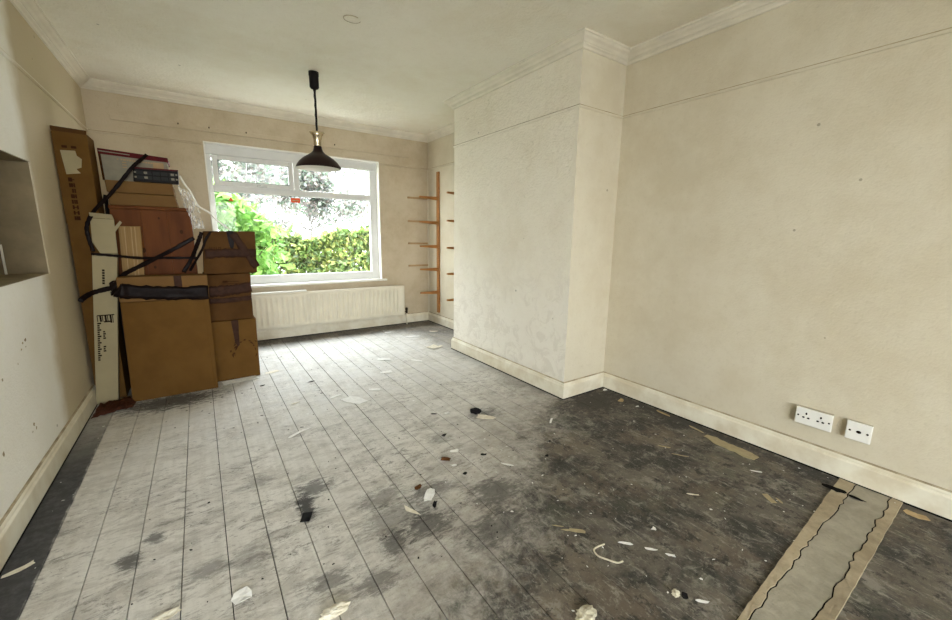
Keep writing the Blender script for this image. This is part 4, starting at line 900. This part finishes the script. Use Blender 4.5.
scrap('paper_scrap', 1.700, 3.494, 0.170, 0.060, -0.9, 'paper_white', 'white scrap nearest the chimney breast on the far boards', 'paper', 62, 0.005, 0.4, group=PS)
scrap('paper_scrap', 1.897, 4.720, 0.120, 0.060, 0.0, 'paper_white', 'white scrap against the black dirt by the radiator valve', 'paper', 63, 0.012, 0.3, group=PS)
scrap('paper_scrap', 2.068, 4.385, 0.210, 0.070, -0.1, 'paper_white', 'pale paper strip lying near the alcove opening', 'paper', 64, 0.006, 0.4, group=PS)
scrap('paper_sheet', 2.080, 3.815, 0.200, 0.170, 0.5, 'paper', 'cream heap of torn paper at the far foot of the chimney breast', 'paper', 65, 0.016, 0.4, group=PS)
scrap('card_scrap', 2.420, 4.480, 0.140, 0.060, -0.6, 'paper', 'cream scrap inside the alcove below the shelf brackets', 'paper', 66, 0.012, 0.3, group=PS)
# uncountable grit and paint flakes
bm = bmesh.new(); rg = random.Random(77)
def fleck(x, y, s):
    a = rg.uniform(0, 6.3); st = rg.uniform(0.3, 0.8); n = 5; h = 0.0006 + rg.uniform(0, 0.003)
    vs = []
    for k in range(n):
        q = s * rg.uniform(0.6, 1.1); cx, cy = q * math.cos(k * 2 * math.pi / n), q * st * math.sin(k * 2 * math.pi / n)
        vs.append(bm.verts.new((x + cx * math.cos(a) - cy * math.sin(a), y + cx * math.sin(a) + cy * math.cos(a), h + rg.uniform(0, 0.002))))
    c = bm.verts.new((x, y, h + 0.003)); 
    for k in range(n): bm.faces.new((vs[k], vs[(k + 1) % n], c))
    return list(bm.faces)[-n:]
for k in range(380):
    dark = rg.random() < 0.45
    if dark: px, py = rg.uniform(-0.3, 1.6), rg.uniform(1.1, 4.4)
    else:
        px, py = (rg.uniform(0.9, 2.65), rg.uniform(0.4, 2.2)) if rg.random() < 0.6 else ((rg.uniform(-0.7, -0.48), rg.uniform(1.4, 3.4)) if rg.random() < 0.25 else (rg.uniform(0.2, 2.2), rg.uniform(2.4, 4.9)))
    if px > XC - 0.03 and YC - 0.03 < py < YF + 0.03: continue
    if (-0.52 < px < 0.4 and py > 3.6) or (px > 2.46 and 0.7 < py < 1.3) or (0.7 < px < 1.02 and 2.7 < py < 3.02): continue
    fs = fleck(px, py, rg.uniform(0.0025, 0.009) * (1.5 if py > 2.6 else 1))
    for f in fs: f.material_index = 0 if dark else 1
o = link('floor_grit', bm, ['soot', 'paper_white']); o['kind'] = 'stuff'; tag(o, 'scattered grit and paint flakes over the floorboards', 'debris')

# ------------------------------------------------------------------ garden beyond the window
garden_ground = structure(link('ground', B(-14, 18, YW + 0.26, 30, -0.40, -0.30), 'bounce_ground'))
structure(link('ground', B(-14, 18, -14, YB - 0.26, -0.40, -0.30), 'bounce_ground'))
def leaf_cloud(n, sample, smin, smax, seed, up=0.4):
    r = random.Random(seed); V, F = [], []
    for _ in range(n):
        p = Vector(sample(r)); s = r.uniform(smin, smax)
        d = Vector((r.gauss(0, 1), r.gauss(0, 1), r.gauss(0, 1) - 0.2)).normalized(); q = d.cross(Vector((r.gauss(0, 1), r.gauss(0, 1), r.gauss(0, 1) + up))).normalized(); nn = d.cross(q)
        b = len(V)
        V += [p, p + d * s * 0.45 + q * s * 0.28 + nn * s * 0.08, p + d * s, p + d * s * 0.45 - q * s * 0.28 + nn * s * 0.08]
        F += [(b, b + 1, b + 2), (b, b + 2, b + 3)]
    me = bpy.data.meshes.new('leaves'); me.from_pydata([tuple(v) for v in V], [], F); return me
def foliage(name, me, mat, parent):
    me.materials.append(M[mat]); o = bpy.data.objects.new(name, me); COL.objects.link(o); o.parent = parent
    me.transform(Matrix.Translation(-origin_of(parent))); return o
def stems(paths, parent, name='branches', mat='bark'):
    bm = bmesh.new()
    for pts, r0 in paths: tube(bm, pts, [r0, r0 * 0.75, r0 * 0.5, r0 * 0.3], 6, 4)
    return link(name, bm, mat, parent, True)
# hedge across the garden
hedge = thing('hedge', 'leafy yellow-green hedge across the garden outside the window', 'hedge', (2.2, 8.0, -0.30))
def hs(r):
    x = r.uniform(-1.8, 6.2); top = 1.02 + 0.13 * x + 0.10 * math.sin(2.3 * x) + 0.07 * math.sin(6.1 * x + 1); z = -0.3 + (top + 0.3) * (1 - r.random() ** 1.5)
    d = 0.45 * (1 - 0.35 * max(0, z)) ; return (x, 7.9 + (r.uniform(-1, 1) if r.random() < 0.5 else -1 + 0.4 * r.random()) * d, z)
foliage('foliage', leaf_cloud(30000, hs, 0.08, 0.16, 1), 'leaf_hedge', hedge)
rb = random.Random(9); paths = []
for k in range(46):
    x0 = rb.uniform(-1.6, 6.0); h = rb.uniform(0.5, 1.0) * (1.1 + 0.1 * x0); paths.append(([(x0, 7.9, -0.3), (x0 + rb.uniform(-.15, .15), 7.75, -0.3 + h * 0.4), (x0 + rb.uniform(-.4, .4), 7.65, -0.3 + h * 0.8), (x0 + rb.uniform(-.5, .5), 7.6, h)], 0.016))
stems(paths, hedge)
# bright broad-leaved shrub close to the pane
shrub = thing('shrub', 'bright green broad-leaved shrub close to the window behind the boxes', 'shrub', (0.2, 6.6, -0.30))
def ss(r):
    x = r.uniform(-0.55, 0.95) + r.gauss(0, 0.08); top = 1.86 - 0.85 * max(0, x - 0.30); return (x, 6.6 + max(-0.45, min(0.45, r.gauss(0, 0.22))), -0.2 + (top + 0.2) * (1 - r.random() ** 1.6 * 0.9))
foliage('foliage', leaf_cloud(2300, ss, 0.09, 0.21, 3, 1.5), 'leaf_bright', shrub)
stems([([(0.2, 6.6, -0.3), (0.2 + a * 0.3, 6.6, 0.4), (0.25 + a * 0.7, 6.6, 1.0), (0.3 + a, 6.6, 1.5 - abs(a) * 0.4)], 0.014) for a in (-0.6, -0.25, 0.05, 0.35, 0.75)], shrub)
# pale trees behind
def tree(label, x, y, h, cr, n, seed, cz=None):
    t = thing('tree', label, 'tree', (x, y, -0.30), 'pale trees beyond the hedge'); r0 = random.Random(seed); cz = cz or h * 0.62
    blobs = [(x + max(-cr, min(cr, r0.gauss(0, cr * 0.6))), y + r0.gauss(0, cr * 0.3), cz + max(-1.4, min(1.5, r0.gauss(0, h * 0.22))), r0.uniform(0.3, 0.5) * cr) for _ in range(22)]
    def ts(r):
        b = blobs[r.randrange(len(blobs))]; v = Vector((r.gauss(0, 1), r.gauss(0, 1), r.gauss(0, 1))).normalized() * b[3] * r.random() ** 0.4; return (b[0] + v.x, b[1] + v.y, b[2] + v.z)
    foliage('crown', leaf_cloud(n, ts, 0.09, 0.20, seed), 'leaf_pale', t)
    stems([([(x, y, -0.3), (x, y, cz * 0.3), (x + 0.1, y, cz * 0.55), (x, y, cz * 0.8)], 0.05)], t, 'trunk', 'bark_pale')
    stems([([(x, y, cz * 0.5), ((x * 2 + b[0]) / 3, (y * 2 + b[1]) / 3, cz * 0.65), ((x + b[0]) / 2, (y + b[1]) / 2, (cz + b[2]) / 2), b[:3]], 0.018) for b in blobs[:9]], t, 'branches', 'bark_pale')
tree('pale feathery tree beyond the hedge, behind the shrub', 0.5, 11.5, 4.6, 1.5, 12000, 31, 2.7)
tree('pale feathery tree beyond the hedge, seen below the fanlight mullion', 2.9, 13.5, 4.4, 1.45, 12000, 32, 2.6)
tree('pale thin tree beyond the hedge, under the fixed top light', 7.4, 13.0, 3.6, 1.2, 2600, 33, 2.0)

# ------------------------------------------------------------------ daylight
w = bpy.data.worlds.new('overcast_sky'); SC.world = w; w.use_nodes = True
nt = w.node_tree; bg = nt.nodes['Background']
tc = nt.nodes.new('ShaderNodeTexCoord'); sp = nt.nodes.new('ShaderNodeSeparateXYZ'); nt.links.new(tc.outputs['Generated'], sp.inputs[0])
mr = nt.nodes.new('ShaderNodeMapRange'); mr.inputs[1].default_value = -0.05; mr.inputs[2].default_value = 0.9; nt.links.new(sp.outputs[2], mr.inputs[0])
mx = nt.nodes.new('ShaderNodeMix'); mx.data_type = 'RGBA'; nt.links.new(mr.outputs[0], mx.inputs[0])
mx.inputs[6].default_value = (0.98, 0.98, 1.0, 1); mx.inputs[7].default_value = (0.84, 0.91, 1.0, 1)
nt.links.new(mx.outputs[2], bg.inputs[0]); bg.inputs[1].default_value = 6.0
def portal(x, y, z, sx, sz, rx):
    l = bpy.data.lights.new('window_portal', 'AREA'); l.shape = 'RECTANGLE'; l.size = sx; l.size_y = sz; l.cycles.is_portal = True
    o = bpy.data.objects.new('window_portal', l); COL.objects.link(o); o.location = (x, y, z); o.rotation_euler = (rx, 0, 0)
portal((HX0 + HX1) / 2, YW + 0.24, (HZ0 + HZ1) / 2, HX1 - HX0, HZ1 - HZ0, -math.pi / 2)
portal((RX0 + RX1) / 2, YB - 0.24, (RZ0 + RZ1) / 2, RX1 - RX0, RZ1 - RZ0, math.pi / 2)

# ------------------------------------------------------------------ camera
f_px, yaw, pitch_, roll = 398.872, 0.6043, 0.1851, 0.0137
def ray(x, y):
    cr, sr = math.cos(roll), math.sin(roll); r = x * cr - y * sr; u2 = x * sr + y * cr
    cp, sp_ = math.cos(pitch_), math.sin(pitch_); d = cp + u2 * sp_; up = -sp_ + u2 * cp; c, s_ = math.cos(yaw), math.sin(yaw)
    return Vector((r * c + d * s_, -r * s_ + d * c, up))
fw = ray(0, 0); R = ray(1, 0) - fw; U = ray(0, 1) - fw
cam = bpy.data.cameras.new('camera'); cam.sensor_fit = 'HORIZONTAL'; cam.sensor_width = 36.0; cam.lens = f_px / 952 * 36.0; cam.clip_start = 0.05
co = bpy.data.objects.new('camera', cam); COL.objects.link(co)
mw = Matrix((R, U, -fw)).transposed().to_4x4(); mw.translation = (0, 0, 1.245); co.matrix_world = mw
SC.camera = co
vs_ = SC.view_settings; vs_.view_transform = 'Standard'; vs_.look = 'None'; vs_.exposure = 2.0; vs_.gamma = 1.0; vs_.use_curve_mapping = False
cy = SC.cycles; cy.max_bounces = 12; cy.diffuse_bounces = 8; cy.transparent_max_bounces = 16; cy.use_denoising = True; cy.caustics_reflective = False; cy.caustics_refractive = False; cy.sample_clamp_indirect = 8.0
